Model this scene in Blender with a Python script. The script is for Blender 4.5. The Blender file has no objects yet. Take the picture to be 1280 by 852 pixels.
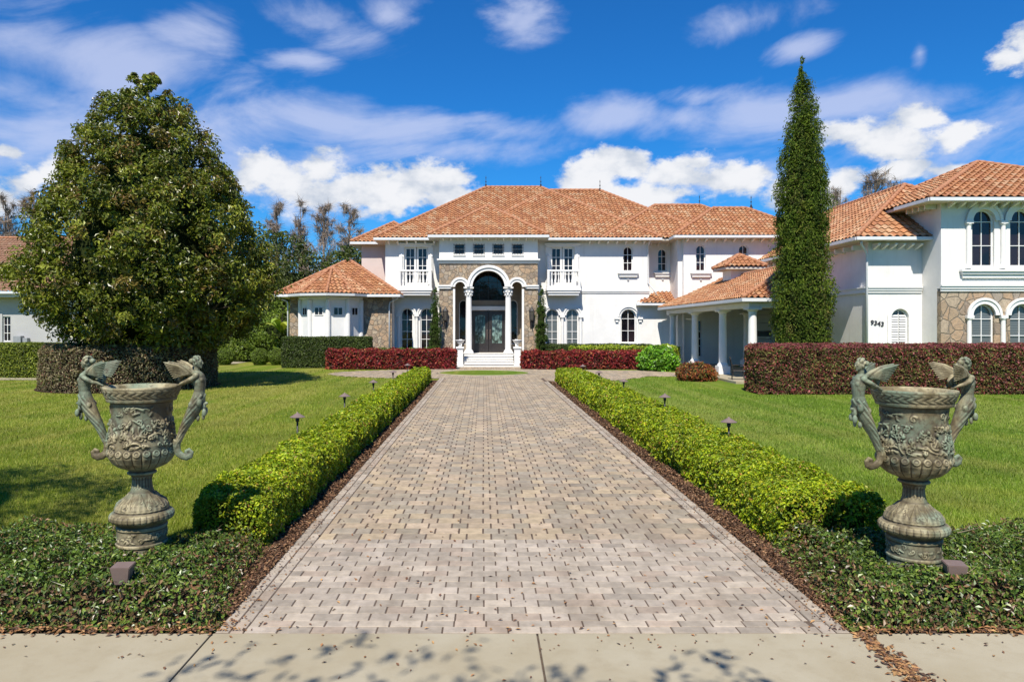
import bpy, bmesh, math, random
import numpy as np
from mathutils import Vector, Matrix, noise as mnoise

PI = math.pi
R = math.radians
random.seed(7)
RNG = np.random.default_rng(11)
SC = bpy.context.scene
COL = SC.collection

# ------------------------------------------------------------------ camera
cam_d = bpy.data.cameras.new('camera')
cam = bpy.data.objects.new('camera', cam_d)
COL.objects.link(cam)
cam.location = (0, 0, 2.5)
cam.rotation_euler = (R(90), 0, 0)
cam_d.sensor_width = 36
cam_d.lens = 900 / 1280 * 36
cam_d.shift_x = 35 / 1280
cam_d.shift_y = -16 / 1280
cam_d.clip_start = 0.1
cam_d.clip_end = 3000
SC.camera = cam

# ------------------------------------------------------------------ sun
SUN_EL, SUN_AZ = R(53), R(14)        # azimuth measured from -Y towards -X
S = Vector((-math.sin(SUN_AZ) * math.cos(SUN_EL), -math.cos(SUN_AZ) * math.cos(SUN_EL), math.sin(SUN_EL)))
sun_d = bpy.data.lights.new('sun', 'SUN')
sun_d.energy = 5.0
sun_d.angle = R(0.53)
sun_d.color = (1.0, 0.94, 0.84)
sun = bpy.data.objects.new('sun', sun_d)
COL.objects.link(sun)
sun.rotation_euler = (-S).to_track_quat('-Z', 'Y').to_euler()

SC.view_settings.view_transform = 'Standard'
SC.view_settings.look = 'None'
SC.view_settings.exposure = 0.38
SC.view_settings.gamma = 1
SC.view_settings.use_curve_mapping = False
SC.render.engine = 'CYCLES'
SC.cycles.max_bounces = 6
SC.cycles.diffuse_bounces = 3
SC.cycles.glossy_bounces = 3
SC.cycles.transparent_max_bounces = 6
SC.cycles.caustics_reflective = False
SC.cycles.caustics_refractive = False

# ------------------------------------------------------------------ world
world = bpy.data.worlds.new('World')
SC.world = world
world.use_nodes = True
wt = world.node_tree
wt.nodes.clear()


class NG:
    """tiny helper for node graphs"""
    def __init__(self, nt):
        self.nt = nt

    def n(self, typ, **kw):
        nd = self.nt.nodes.new(typ)
        for k, v in kw.items():
            setattr(nd, k, v)
        return nd

    def l(self, a, b):
        self.nt.links.new(a, b)

    def put(self, sock, v):
        if isinstance(v, bpy.types.NodeSocket):
            self.l(v, sock)
        else:
            sock.default_value = v

    def m(self, op, a, b=0.0, c=None, clamp=False):
        nd = self.n('ShaderNodeMath', operation=op)
        nd.use_clamp = clamp
        self.put(nd.inputs[0], a)
        self.put(nd.inputs[1], b)
        if c is not None:
            self.put(nd.inputs[2], c)
        return nd.outputs[0]

    def mix(self, f, a, b, blend='MIX'):
        nd = self.n('ShaderNodeMixRGB', blend_type=blend)
        self.put(nd.inputs[0], f)
        for s, v in ((nd.inputs[1], a), (nd.inputs[2], b)):
            if isinstance(v, (tuple, list)):
                s.default_value = (*v[:3], 1)
            else:
                self.l(v, s)
        return nd.outputs[0]

    def noise(self, vec, scale, detail=4, rough=0.55, dist=0.0, out=0):
        nd = self.n('ShaderNodeTexNoise')
        nd.inputs['Scale'].default_value = scale
        nd.inputs['Detail'].default_value = detail
        nd.inputs['Roughness'].default_value = rough
        nd.inputs['Distortion'].default_value = dist
        if vec is not None:
            self.l(vec, nd.inputs['Vector'])
        return nd.outputs[out]

    def mapr(self, v, a, b, c=0.0, d=1.0, smooth=True):
        nd = self.n('ShaderNodeMapRange')
        nd.interpolation_type = 'SMOOTHSTEP' if smooth else 'LINEAR'
        self.put(nd.inputs[0], v)
        for i, x in enumerate((a, b, c, d)):
            self.put(nd.inputs[i + 1], x)
        return nd.outputs[0]


g = NG(wt)
sky = g.n('ShaderNodeTexSky', sky_type='NISHITA')
sky.sun_disc = False
sky.sun_elevation = SUN_EL
sky.sun_rotation = PI + SUN_AZ
sky.altitude = 0
sky.air_density = 1.0
sky.dust_density = 0.3
sky.ozone_density = 2.5
hsv = g.n('ShaderNodeHueSaturation')
hsv.inputs['Saturation'].default_value = 1.15
hsv.inputs['Value'].default_value = 1.0
g.l(sky.outputs[0], hsv.inputs['Color'])
tint = g.n('ShaderNodeVectorMath', operation='MULTIPLY')
g.l(hsv.outputs[0], tint.inputs[0]); tint.inputs[1].default_value = (0.17, 0.72, 1.20)
tc = g.n('ShaderNodeTexCoord')
sep = g.n('ShaderNodeSeparateXYZ')
g.l(tc.outputs['Generated'], sep.inputs[0])
X, Y, Z = sep.outputs
az = g.m('ARCTAN2', X, Y)
el = g.m('ARCSINE', Z)
comb = g.n('ShaderNodeCombineXYZ')
g.l(az, comb.inputs[0]); g.l(g.m('MULTIPLY', el, 1.5), comb.inputs[1])
comb2 = g.n('ShaderNodeCombineXYZ')
g.l(g.m('ADD', az, g.m('MULTIPLY', el, 0.8)), comb2.inputs[0]); g.l(g.m('MULTIPLY', g.m('SUBTRACT', el, g.m('MULTIPLY', az, 0.25)), 2.6), comb2.inputs[1])
P = comb.outputs[0]
nz = g.noise(P, 9.0, 8, 0.6)
nz_big = g.noise(P, 22.0, 7, 0.62)
nzs = g.m('SUBTRACT', nz, 0.5)
nbs = g.m('SUBTRACT', nz_big, 0.5)


def azel(px, py):
    u, v = (px - 605) / 900, (410 - py) / 900
    return math.atan(u), math.atan(v / math.sqrt(1 + u * u))


def blob(px, py, rx, ry):
    a, e = azel(px, py)
    u = (px - 605) / 900
    ra = rx / 900 / (1 + u * u)
    re = ry / 900 / math.sqrt(1 + u * u)
    dx = g.m('DIVIDE', g.m('SUBTRACT', az, a), ra)
    dy = g.m('DIVIDE', g.m('SUBTRACT', el, e), re)
    rr = g.m('ADD', g.m('MULTIPLY', dx, dx), g.m('MULTIPLY', dy, dy))
    return g.m('SUBTRACT', 1.0, g.m('SQRT', rr)), dy


def union(blobs):
    cur = None
    for b in blobs:
        d, _ = blob(*b)
        cur = d if cur is None else g.m('MAXIMUM', cur, d)
    return cur


# heavy cumulus, low above the roofs (direction on the sky, size)
cum = union([
    (345, 222, 72, 36), (400, 212, 45, 26), (430, 245, 110, 32), (490, 240, 85, 32), (545, 220, 58, 30), (560, 245, 50, 24),
    (740, 225, 55, 30), (780, 207, 50, 26), (850, 218, 70, 32), (868, 203, 36, 20), (920, 222, 60, 26), (800, 244, 130, 22),
    (1060, 165, 48, 20), (1120, 172, 90, 26), (1150, 150, 50, 24), (1205, 168, 50, 22),
    (1050, 228, 60, 24), (990, 235, 45, 18), (1010, 250, 60, 20), (1120, 216, 50, 14),
    (1262, 78, 42, 26), (1290, 62, 40, 32), (1195, 215, 60, 14),
    (35, 228, 50, 26), (70, 215, 34, 24), (-20, 245, 60, 24), (10, 190, 34, 10),
    (-260, 220, 150, 50), (-520, 260, 200, 60), (1500, 180, 120, 60), (1800, 260, 200, 60)])
cd = g.m('ADD', cum, g.m('ADD', g.m("MULTIPLY", nzs, 2.4), g.m("MULTIPLY", nbs, 1.6)))
cmask = g.mapr(cd, 0.02, 0.52)
# thin veils
veil = union([
    (60, 60, 210, 60), (170, 90, 130, 50), (0, 110, 120, 40), (240, 40, 70, 26),
    (430, 40, 75, 34), (380, 75, 60, 16), (480, 20, 50, 26),
    (400, 150, 110, 34), (500, 165, 130, 30), (300, 160, 110, 60), (620, 160, 80, 22), (560, 190, 150, 24),
    (770, 145, 70, 22), (860, 150, 80, 26), (870, 122, 46, 16), (950, 145, 120, 30), (640, 20, 50, 22),
    (1060, 130, 110, 34), (1180, 125, 90, 30), (1150, 66, 14, 22), (1000, 60, 44, 16), (940, 25, 60, 22),
    (350, 215, 160, 50), (900, 225, 260, 30), (1170, 175, 170, 50), (100, 180, 140, 60)])
wn = g.noise(comb2.outputs[0], 3.6, 7, 0.58, 0.6)
vd = g.m('ADD', veil, g.m('ADD', g.m('MULTIPLY', g.m('SUBTRACT', wn, 0.5), 4.2), g.m('MULTIPLY', nzs, 1.1)))
vmask = g.m('MULTIPLY', g.mapr(vd, -0.25, 1.15), 0.66)
# cloud body shading: grey flat bottoms and folds from the cloud's own thickness
fold = g.noise(P, 16.0, 5, 0.55)
a_l = g.mapr(g.m('ADD', g.m('MULTIPLY', fold, 1.5), g.m('MULTIPLY', cd, 0.25)), 0.55, 1.05)
cloud_col = g.mix(a_l, (4.6, 5.2, 6.2), (7.7, 7.8, 8.1))
lowhaze = g.mapr(el, 0.0, 0.20, 0.50, 0.0)
base = g.mix(lowhaze, tint.outputs[0], (1.9, 4.6, 8.2))
c1 = g.mix(vmask, base, (5.6, 6.1, 8.0))
c2 = g.mix(cmask, c1, cloud_col)
bg = g.n('ShaderNodeBackground')
g.l(c2, bg.inputs[0])
bg.inputs[1].default_value = 0.09
wo = g.n('ShaderNodeOutputWorld')
g.l(bg.outputs[0], wo.inputs[0])

# ================================================================== materials
MATS = {}


def new_mat(name, rough=0.7, spec=0.35):
    m = bpy.data.materials.new(name)
    m.use_nodes = True
    nt = m.node_tree
    b = nt.nodes['Principled BSDF']
    b.inputs['Roughness'].default_value = rough
    b.inputs['Specular IOR Level'].default_value = spec
    MATS[name] = m
    return m, NG(nt), b


def bump(gg, b, h, strength=0.3, dist=0.02):
    bn = gg.n('ShaderNodeBump')
    bn.inputs['Strength'].default_value = strength
    bn.inputs['Distance'].default_value = dist
    gg.l(h, bn.inputs['Height'])
    gg.l(bn.outputs[0], b.inputs['Normal'])


def mat_noise(name, c1, c2, scale=3.0, rough=0.7, spec=0.35, bs=0.0, bscale=60.0, detail=5, metallic=0.0, bd=0.01):
    m, gg, b = new_mat(name, rough, spec)
    t = gg.n('ShaderNodeTexCoord')
    n1 = gg.noise(t.outputs['Object'], scale, detail, 0.6)
    f = gg.mapr(n1, 0.3, 0.7)
    gg.l(gg.mix(f, c1, c2), b.inputs['Base Color'])
    b.inputs['Metallic'].default_value = metallic
    if bs > 0:
        bump(gg, b, gg.noise(t.outputs['Object'], bscale, 4, 0.6), bs, bd)
    return m


def mat_attr(name, rough=0.5, spec=0.4, vscale=4.0, vamt=0.25, bs=0.0, bscale=80.0, bd=0.01, trans=0.0):
    """colour from the Col attribute, broken up by noise"""
    m, gg, b = new_mat(name, rough, spec)
    a = gg.n('ShaderNodeAttribute', attribute_name='Col')
    t = gg.n('ShaderNodeTexCoord')
    n1 = gg.noise(t.outputs['Object'], vscale, 4, 0.6)
    v = gg.mapr(n1, 0.3, 0.7, 1 - vamt, 1 + vamt)
    mul = gg.n('ShaderNodeVectorMath', operation='SCALE')
    gg.l(a.outputs['Color'], mul.inputs[0]); gg.l(v, mul.inputs['Scale'])
    gg.l(mul.outputs[0], b.inputs['Base Color'])
    if bs > 0:
        bump(gg, b, gg.noise(t.outputs['Object'], bscale, 4, 0.6), bs, bd)
    if trans > 0:
        tr = gg.n('ShaderNodeBsdfTranslucent')
        s2 = gg.n('ShaderNodeVectorMath', operation='MULTIPLY')
        gg.l(mul.outputs[0], s2.inputs[0]); s2.inputs[1].default_value = (1.5, 1.6, 0.6)
        gg.l(s2.outputs[0], tr.inputs[0])
        mx = gg.n('ShaderNodeMixShader')
        mx.inputs[0].default_value = trans
        gg.l(b.outputs[0], mx.inputs[1]); gg.l(tr.outputs[0], mx.inputs[2])
        out = [n for n in gg.nt.nodes if n.type == 'OUTPUT_MATERIAL'][0]
        gg.l(mx.outputs[0], out.inputs[0])
    return m


M_stucco = mat_noise('white_stucco', (.81, .79, .75), (.74, .72, .685), 1.2, 0.85, 0.2, 0.25, 45, bd=0.008)
nt_ = M_stucco.node_tree; gs = NG(nt_)
bs_ = nt_.nodes['Principled BSDF']
tcs = gs.n('ShaderNodeTexCoord'); mps = gs.n('ShaderNodeMapping'); mps.inputs['Scale'].default_value = (2.2, 2.2, .22)
gs.l(tcs.outputs['Object'], mps.inputs['Vector'])
src = bs_.inputs['Base Color'].links[0].from_socket
stk = gs.noise(mps.outputs[0], 1.6, 6, .65)
gs.l(gs.mix(gs.mapr(stk, .50, .78, 0, .35), src, (.58, .55, .49)), bs_.inputs['Base Color'])
M_shaded = mat_noise('shaded_stucco', (.62, .52, .48), (.58, .49, .45), 1.2, 0.85, 0.2, 0.25, 45, bd=0.008)  # rear-left wall: pinkish shade put into the stucco colour
M_trim = mat_noise('white_trim', (.82, .80, .765), (.77, .755, .72), 2.0, 0.6, 0.3)
M_stepstone = mat_noise('step_stone', (.70, .67, .61), (.60, .57, .52), 2.0, 0.7, 0.3)
M_grey_trim = mat_noise('grey_trim', (.42, .41, .40), (.37, .36, .35), 2.0, 0.7, 0.3)
M_soffit = mat_noise('soffit', (.60, .56, .48), (.55, .51, .44), 2.0, 0.8, 0.2)
M_gutter = mat_noise('gutter_metal', (.70, .71, .71), (.64, .65, .66), 2.0, 0.45, 0.4)
M_neigh = mat_noise('neighbour_stucco', (.47, .46, .44), (.42, .41, .40), 0.8, 0.85, 0.2)
M_door = mat_noise('door_bronze', (.022, .017, .016), (.032, .026, .024), 3.0, 0.35, 0.5)
M_iron = mat_noise('dark_iron', (.020, .018, .018), (.035, .03, .028), 6.0, 0.5, 0.5)
M_tan = mat_noise('tan_panel', (.30, .24, .17), (.24, .19, .14), 3.0, 0.7)
M_bark = mat_noise('bark', (.13, .10, .075), (.07, .055, .045), 6.0, 0.9, 0.2, 0.6, 25, bd=0.03)
M_greybark = mat_noise('grey_bark', (.34, .27, .22), (.22, .175, .145), 4.0, 0.9, 0.2)
M_bronze = mat_noise('fixture_bronze', (.20, .145, .125), (.17, .12, .105), 8.0, 0.55, 0.4)
M_box = mat_noise('grey_metal_box', (.30, .31, .32), (.25, .26, .27), 4.0, 0.5)
M_copper = mat_noise('lantern_glass', (.10, .09, .075), (.06, .055, .05), 4.0, 0.2, 0.6)

# glass: dark room behind, mirror-like surface
m_, gg, b = new_mat('window_glass', 0.04, 0.5)
t = gg.n('ShaderNodeTexCoord')
gg.l(gg.mix(gg.mapr(gg.noise(t.outputs['Object'], 0.9, 2), 0.4, 0.6), (.006, .006, .009), (.022, .014, .018)), b.inputs['Base Color'])
bump(gg, b, gg.noise(t.outputs['Object'], 1.6, 2), 0.12, 0.05)
M_glass = m_
m_, gg, b = new_mat('entry_reflection_glass', 0.06, 0.9)
t = gg.n('ShaderNodeTexCoord')
gg.l(gg.mix(gg.mapr(gg.noise(t.outputs['Object'], 3.2, 3, .6, .5), 0.42, 0.62), (.03, .04, .04), (.20, .29, .27)), b.inputs['Base Color'])  # pale teal patches paint reflections into the door glass colour
M_dglass = m_
m_, gg, b = new_mat('blind_glass', 0.12, 0.7)
t = gg.n('ShaderNodeTexCoord')
wv = gg.n('ShaderNodeTexWave', bands_direction='Z')
wv.inputs['Scale'].default_value = 4.0
gg.l(t.outputs['Object'], wv.inputs['Vector'])
gg.l(gg.mix(gg.mapr(wv.outputs['Fac'], 0.2, 0.6), (.07, .08, .085), (.15, .165, .17)), b.inputs['Base Color'])
M_blind = m_


def stone(name, scale, warm=1.0):
    m, gg, b = new_mat(name, 0.85, 0.25)
    t = gg.n('ShaderNodeTexCoord')
    nd = gg.noise(t.outputs['Object'], scale * 0.9, 3, .5, 0, 1)
    add = gg.n('ShaderNodeMixRGB', blend_type='LINEAR_LIGHT')
    add.inputs[0].default_value = 0.10 / scale * 2.2
    gg.l(t.outputs['Object'], add.inputs[1]); gg.l(nd, add.inputs[2])
    v = gg.n('ShaderNodeTexVoronoi'); v.inputs['Scale'].default_value = scale
    gg.l(add.outputs[0], v.inputs['Vector'])
    e = gg.n('ShaderNodeTexVoronoi', feature='DISTANCE_TO_EDGE'); e.inputs['Scale'].default_value = scale
    gg.l(add.outputs[0], e.inputs['Vector'])
    sp = gg.n('ShaderNodeSeparateColor'); gg.l(v.outputs['Color'], sp.inputs[0])
    r = gg.n('ShaderNodeValToRGB')
    cr = r.color_ramp
    cr.interpolation = 'CONSTANT'
    cols = [(.40, .285, .18), (.46, .36, .25), (.33, .245, .17), (.50, .40, .28), (.36, .30, .24), (.46, .31, .19), (.27, .205, .15)]
    cr.elements[0].color = (*cols[0], 1)
    cr.elements[1].position = .97; cr.elements[1].color = (*cols[1], 1)
    for i in range(1, 7):
        el_ = cr.elements.new(i / 7.0); el_.color = (*cols[i], 1)
    gg.l(sp.outputs[0], r.inputs[0])
    n2 = gg.noise(t.outputs['Object'], scale * 4, 5, .65)
    cc = gg.mix(gg.mapr(n2, .35, .7, 0, .6), r.outputs[0], (.22, .17, .125))
    cc = gg.mix(gg.mapr(gg.noise(t.outputs['Object'], scale * 9, 4, .7), .5, .75, 0, .5), cc, (.52, .44, .33))
    edge = gg.mapr(gg.m('ADD', e.outputs['Distance'], gg.m('MULTIPLY', gg.m('SUBTRACT', n2, .5), .12)), 0.01, 0.07)
    gg.l(gg.mix(edge, (.27, .22, .165), cc), b.inputs['Base Color'])
    h = gg.m('ADD', gg.m('MULTIPLY', edge, 1.0), gg.m('MULTIPLY', n2, 0.6))
    bump(gg, b, h, 0.9, 0.04)
    return m


M_stone = stone('fieldstone_small', 3.4)
M_stone_big = stone('fieldstone_large', 2.1)

M_tile = mat_attr('clay_tile', 0.6, 0.35, 7.0, 0.16, 0.3, 40, 0.01)
M_paver = mat_attr('concrete_paver', 0.8, 0.3, 9.0, 0.14, 0.5, 120, 0.006)
gp = NG(M_paver.node_tree); bp_ = M_paver.node_tree.nodes['Principled BSDF']
tp_ = gp.n('ShaderNodeTexCoord'); mpp = gp.n('ShaderNodeMapping'); mpp.inputs['Scale'].default_value = (1.5, .45, 1)
gp.l(tp_.outputs['Object'], mpp.inputs['Vector'])
srcp = bp_.inputs['Base Color'].links[0].from_socket
s1 = gp.mapr(gp.noise(mpp.outputs[0], 1.1, 6, .65), .48, .72, 0, .5)
gp.l(gp.mix(s1, srcp, (.20, .155, .11)), bp_.inputs['Base Color'])
M_leaf = mat_attr('foliage', 0.5, 0.35, 1.6, 0.22, trans=0.22)
M_gloss = mat_attr('glossy_foliage', 0.36, 0.45, 1.2, 0.2, trans=0.12)
M_matte = mat_attr('matte_foliage', 0.7, 0.3, 1.6, 0.25, trans=0.15)
M_blade = mat_attr('grass_blades', 0.55, 0.3, 0.5, 0.3, trans=0.3)
M_chip = mat_attr('dry_litter', 0.8, 0.25, 6.0, 0.2)
M_twig = mat_attr('twigs', 0.85, 0.15, 3.0, 0.2)

# joints between pavers
M_joint = mat_noise('paver_joint', (.085, .06, .045), (.14, .105, .08), 14, 0.95, 0.1)
M_mulch = mat_noise('mulch_soil', (.060, .036, .024), (.035, .022, .016), 12, 0.95, 0.1, 0.9, 45, bd=0.03)
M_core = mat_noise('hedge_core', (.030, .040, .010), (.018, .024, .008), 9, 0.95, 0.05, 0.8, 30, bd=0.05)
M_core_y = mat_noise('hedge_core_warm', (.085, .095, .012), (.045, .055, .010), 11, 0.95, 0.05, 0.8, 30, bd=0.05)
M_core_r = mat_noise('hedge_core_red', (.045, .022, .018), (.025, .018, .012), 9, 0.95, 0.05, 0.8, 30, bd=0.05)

# concrete
m_, gg, b = new_mat('concrete', 0.88, 0.25)
t = gg.n('ShaderNodeTexCoord')
n1 = gg.noise(t.outputs['Object'], 0.8, 6, .6)
n2 = gg.noise(t.outputs['Object'], 5.0, 6, .65)
n3 = gg.noise(t.outputs['Object'], 90.0, 3, .7)
c = gg.mix(gg.mapr(n1, .3, .7), (.335, .285, .19), (.39, .345, .25))
c = gg.mix(gg.mapr(n2, .45, .75, 0, .5), c, (.29, .24, .155))
c = gg.mix(gg.mapr(n3, .55, .8, 0, .35), c, (.19, .165, .125))
gg.l(c, b.inputs['Base Color'])
bump(gg, b, n3, 0.35, 0.004)
M_conc = m_

# lawn
m_, gg, b = new_mat('lawn', 0.9, 0.1)
t = gg.n('ShaderNodeTexCoord')
o = t.outputs['Object']
n1 = gg.noise(o, 0.16, 5, .6)
n2 = gg.noise(o, 1.3, 6, .65)
n3 = gg.noise(o, 26.0, 5, .75)
mp = gg.n('ShaderNodeMapping'); mp.inputs['Rotation'].default_value = (0, 0, R(-38)); mp.inputs['Scale'].default_value = (1, .05, 1)
gg.l(o, mp.inputs['Vector'])
st = gg.noise(mp.outputs[0], 0.95, 2, .5)
c = gg.mix(gg.mapr(n1, .35, .65), (.185, .225, .020), (.125, .18, .016))
c = gg.mix(gg.mapr(st, .42, .60, 0, .75), c, (.29, .27, .06))
c = gg.mix(gg.mapr(n2, .48, .72, 0, .55), c, (.085, .135, .016))
c = gg.mix(gg.mapr(n3, .42, .62, 0, .55), c, (.055, .085, .012))
gg.l(c, b.inputs['Base Color'])
sx_ = gg.n('ShaderNodeSeparateXYZ'); gg.l(o, sx_.inputs[0])
c = gg.mix(gg.mapr(sx_.outputs[0], -1, 1, 0, .6), c, gg.mix(1.0, c, (.72, .96, .85), 'MULTIPLY'))
gg.l(c, b.inputs['Base Color'])
bump(gg, b, n3, 0.8, 0.03)
M_lawn = m_

# verdigris cast stone
m_, gg, b = new_mat('weathered_bronze', 0.62, 0.35)
t = gg.n('ShaderNodeTexCoord')
o = t.outputs['Object']
n1 = gg.noise(o, 5.0, 6, .6, .4)
n2 = gg.noise(o, 22.0, 5, .65)
n3 = gg.noise(o, 2.2, 3, .5)
c = gg.mix(gg.mapr(n1, .38, .62), (.16, .13, .065), (.42, .36, .215))
c = gg.mix(gg.mapr(n3, .44, .58, 0, .7), c, (.16, .25, .185))
c = gg.mix(gg.mapr(gg.noise(o, 3.4, 4, .6), .52, .66, 0, .75), c, (.10, .075, .04))
c = gg.mix(gg.mapr(n2, .50, .70, 0, .75), c, (.085, .062, .04))
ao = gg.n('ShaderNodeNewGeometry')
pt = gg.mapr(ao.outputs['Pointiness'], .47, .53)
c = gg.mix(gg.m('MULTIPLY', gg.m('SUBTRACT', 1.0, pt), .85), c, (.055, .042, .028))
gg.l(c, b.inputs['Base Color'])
bump(gg, b, n2, 0.45, 0.01)
M_urn = m_

# ================================================================== object helpers


def tag(o, label=None, cat=None, group=None, kind=None):
    if label: o['label'] = label
    if cat: o['category'] = cat
    if group: o['group'] = group
    if kind: o['kind'] = kind
    return o


def empty(name, loc=(0, 0, 0), rz=0, **kw):
    o = bpy.data.objects.new(name, None)
    o.empty_display_size = 0.3
    COL.objects.link(o)
    o.location = loc
    o.rotation_euler = (0, 0, rz)
    return tag(o, **kw)


def link(name, me, mat, parent=None):
    o = bpy.data.objects.new(name, me)
    COL.objects.link(o)
    if mat is not None:
        me.materials.append(mat)
    if parent is not None:
        o.parent = parent
    return o


def np_obj(name, V, F, mat, parent=None, colors=None, smooth=False):
    """V (n,3); F (m,k) with constant k; colors per vertex (n,3)"""
    me = bpy.data.meshes.new(name)
    V = np.ascontiguousarray(V, dtype=np.float32)
    F = np.ascontiguousarray(F, dtype=np.int32)
    k = F.shape[1]
    me.vertices.add(len(V)); me.vertices.foreach_set('co', V.ravel())
    me.loops.add(F.size); me.loops.foreach_set('vertex_index', F.ravel())
    me.polygons.add(len(F))
    me.polygons.foreach_set('loop_start', np.arange(0, F.size, k, dtype=np.int32))
    me.polygons.foreach_set('loop_total', np.full(len(F), k, dtype=np.int32))
    me.polygons.foreach_set('use_smooth', np.full(len(F), bool(smooth), dtype=bool))
    me.update(calc_edges=True)
    if colors is not None:
        a = me.color_attributes.new('Col', 'FLOAT_COLOR', 'POINT')
        c = np.ones((len(V), 4), dtype=np.float32)
        c[:, :3] = colors
        a.data.foreach_set('color', c.ravel())
    return link(name, me, mat, parent)


def bm_obj(name, bm, mat, parent=None, smooth=False):
    me = bpy.data.meshes.new(name)
    bmesh.ops.recalc_face_normals(bm, faces=bm.faces)
    if smooth:
        for f in bm.faces: f.smooth = True
    bm.to_mesh(me)
    bm.free()
    return link(name, me, mat, parent)


def box(bm, x0, x1, y0, y1, z0, z1, bev=0.0):
    r = bmesh.ops.create_cube(bm, size=1.0)
    vs = r['verts']
    for v in vs:
        v.co = Vector((x0 + (v.co.x + .5) * (x1 - x0), y0 + (v.co.y + .5) * (y1 - y0), z0 + (v.co.z + .5) * (z1 - z0)))
    if bev > 0:
        es = list({e for v in vs for e in v.link_edges})
        bmesh.ops.bevel(bm, geom=es, offset=bev, segments=2, affect='EDGES', profile=0.5)
    return vs


def box_obj(name, x0, x1, y0, y1, z0, z1, mat, parent=None, bev=0.0):
    bm = bmesh.new()
    box(bm, x0, x1, y0, y1, z0, z1, bev)
    return bm_obj(name, bm, mat, parent)


def lathe(bm, prof, cx=0, cy=0, seg=24, a0=0.0):
    rings = []
    for r, z in prof:
        rings.append([bm.verts.new((cx + r * math.cos(a0 + 2 * PI * i / seg), cy + r * math.sin(a0 + 2 * PI * i / seg), z)) for i in range(seg)])
    for a, b_ in zip(rings[:-1], rings[1:]):
        for i in range(seg):
            j = (i + 1) % seg
            bm.faces.new((a[i], a[j], b_[j], b_[i]))
    bm.faces.new(rings[0][::-1]); bm.faces.new(rings[-1])


def tube(bm, pts, rads, seg=8, sx=1.0):
    pts = [Vector(p) for p in pts]
    if not isinstance(rads, (list, tuple)):
        rads = [rads] * len(pts)
    rads = [float(r) for r in rads]
    rings = []
    up = Vector((0, 1, 0.13)).normalized()
    for i, p in enumerate(pts):
        d = (pts[min(i + 1, len(pts) - 1)] - pts[max(i - 1, 0)]).normalized()
        a = d.cross(up)
        if a.length < 1e-3: a = d.cross(Vector((1, 0, 0)))
        a.normalize(); c_ = a.cross(d).normalized()
        rings.append([bm.verts.new(p + rads[i] * (a * math.cos(t_) * sx + c_ * math.sin(t_))) for t_ in [2 * PI * k / seg for k in range(seg)]])
    for a, b_ in zip(rings[:-1], rings[1:]):
        for k in range(seg):
            j = (k + 1) % seg
            bm.faces.new((a[k], a[j], b_[j], b_[k]))
    bm.faces.new(rings[0][::-1]); bm.faces.new(rings[-1])


def arch_loop(cx, z0, w, ztop, n=16):
    r = w / 2
    zs = ztop - r
    pts = [(cx - r, z0), (cx + r, z0), (cx + r, zs)]
    pts += [(cx + r * math.cos(PI * i / n), zs + r * math.sin(PI * i / n)) for i in range(1, n)]
    pts += [(cx - r, zs)]
    return pts


def rect_loop(x0, x1, z0, z1):
    return [(x0, z0), (x1, z0), (x1, z1), (x0, z1)]


def panel(bm, outer, holes, y0, y1, M=None):
    """flat plate in the x-z plane with holes, from y0 to y1"""
    tmp = bmesh.new()
    edges = []
    for lp in [outer] + list(holes):
        vs = [tmp.verts.new((p[0], y0, p[1])) for p in lp]
        for i in range(len(vs)):
            edges.append(tmp.edges.new((vs[i], vs[(i + 1) % len(vs)])))
    bmesh.ops.triangle_fill(tmp, use_beauty=True, use_dissolve=False, edges=edges)
    r = bmesh.ops.extrude_face_region(tmp, geom=list(tmp.faces))
    for v in r['geom']:
        if isinstance(v, bmesh.types.BMVert):
            v.co.y = y1
    bmesh.ops.recalc_face_normals(tmp, faces=tmp.faces)
    if M is not None:
        tmp.transform(M)
    me = bpy.data.meshes.new('t')
    tmp.to_mesh(me); tmp.free()
    bm.from_mesh(me)
    bpy.data.meshes.remove(me)


def panel_obj(name, outer, holes, y0, y1, mat, parent=None):
    bm = bmesh.new()
    panel(bm, outer, holes, y0, y1)
    return bm_obj(name, bm, mat, parent)


def inset_arch(cx, z0, w, ztop, d, d0=None):
    return arch_loop(cx, z0 + (d if d0 is None else d0), w - 2 * d, ztop - d)


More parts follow.
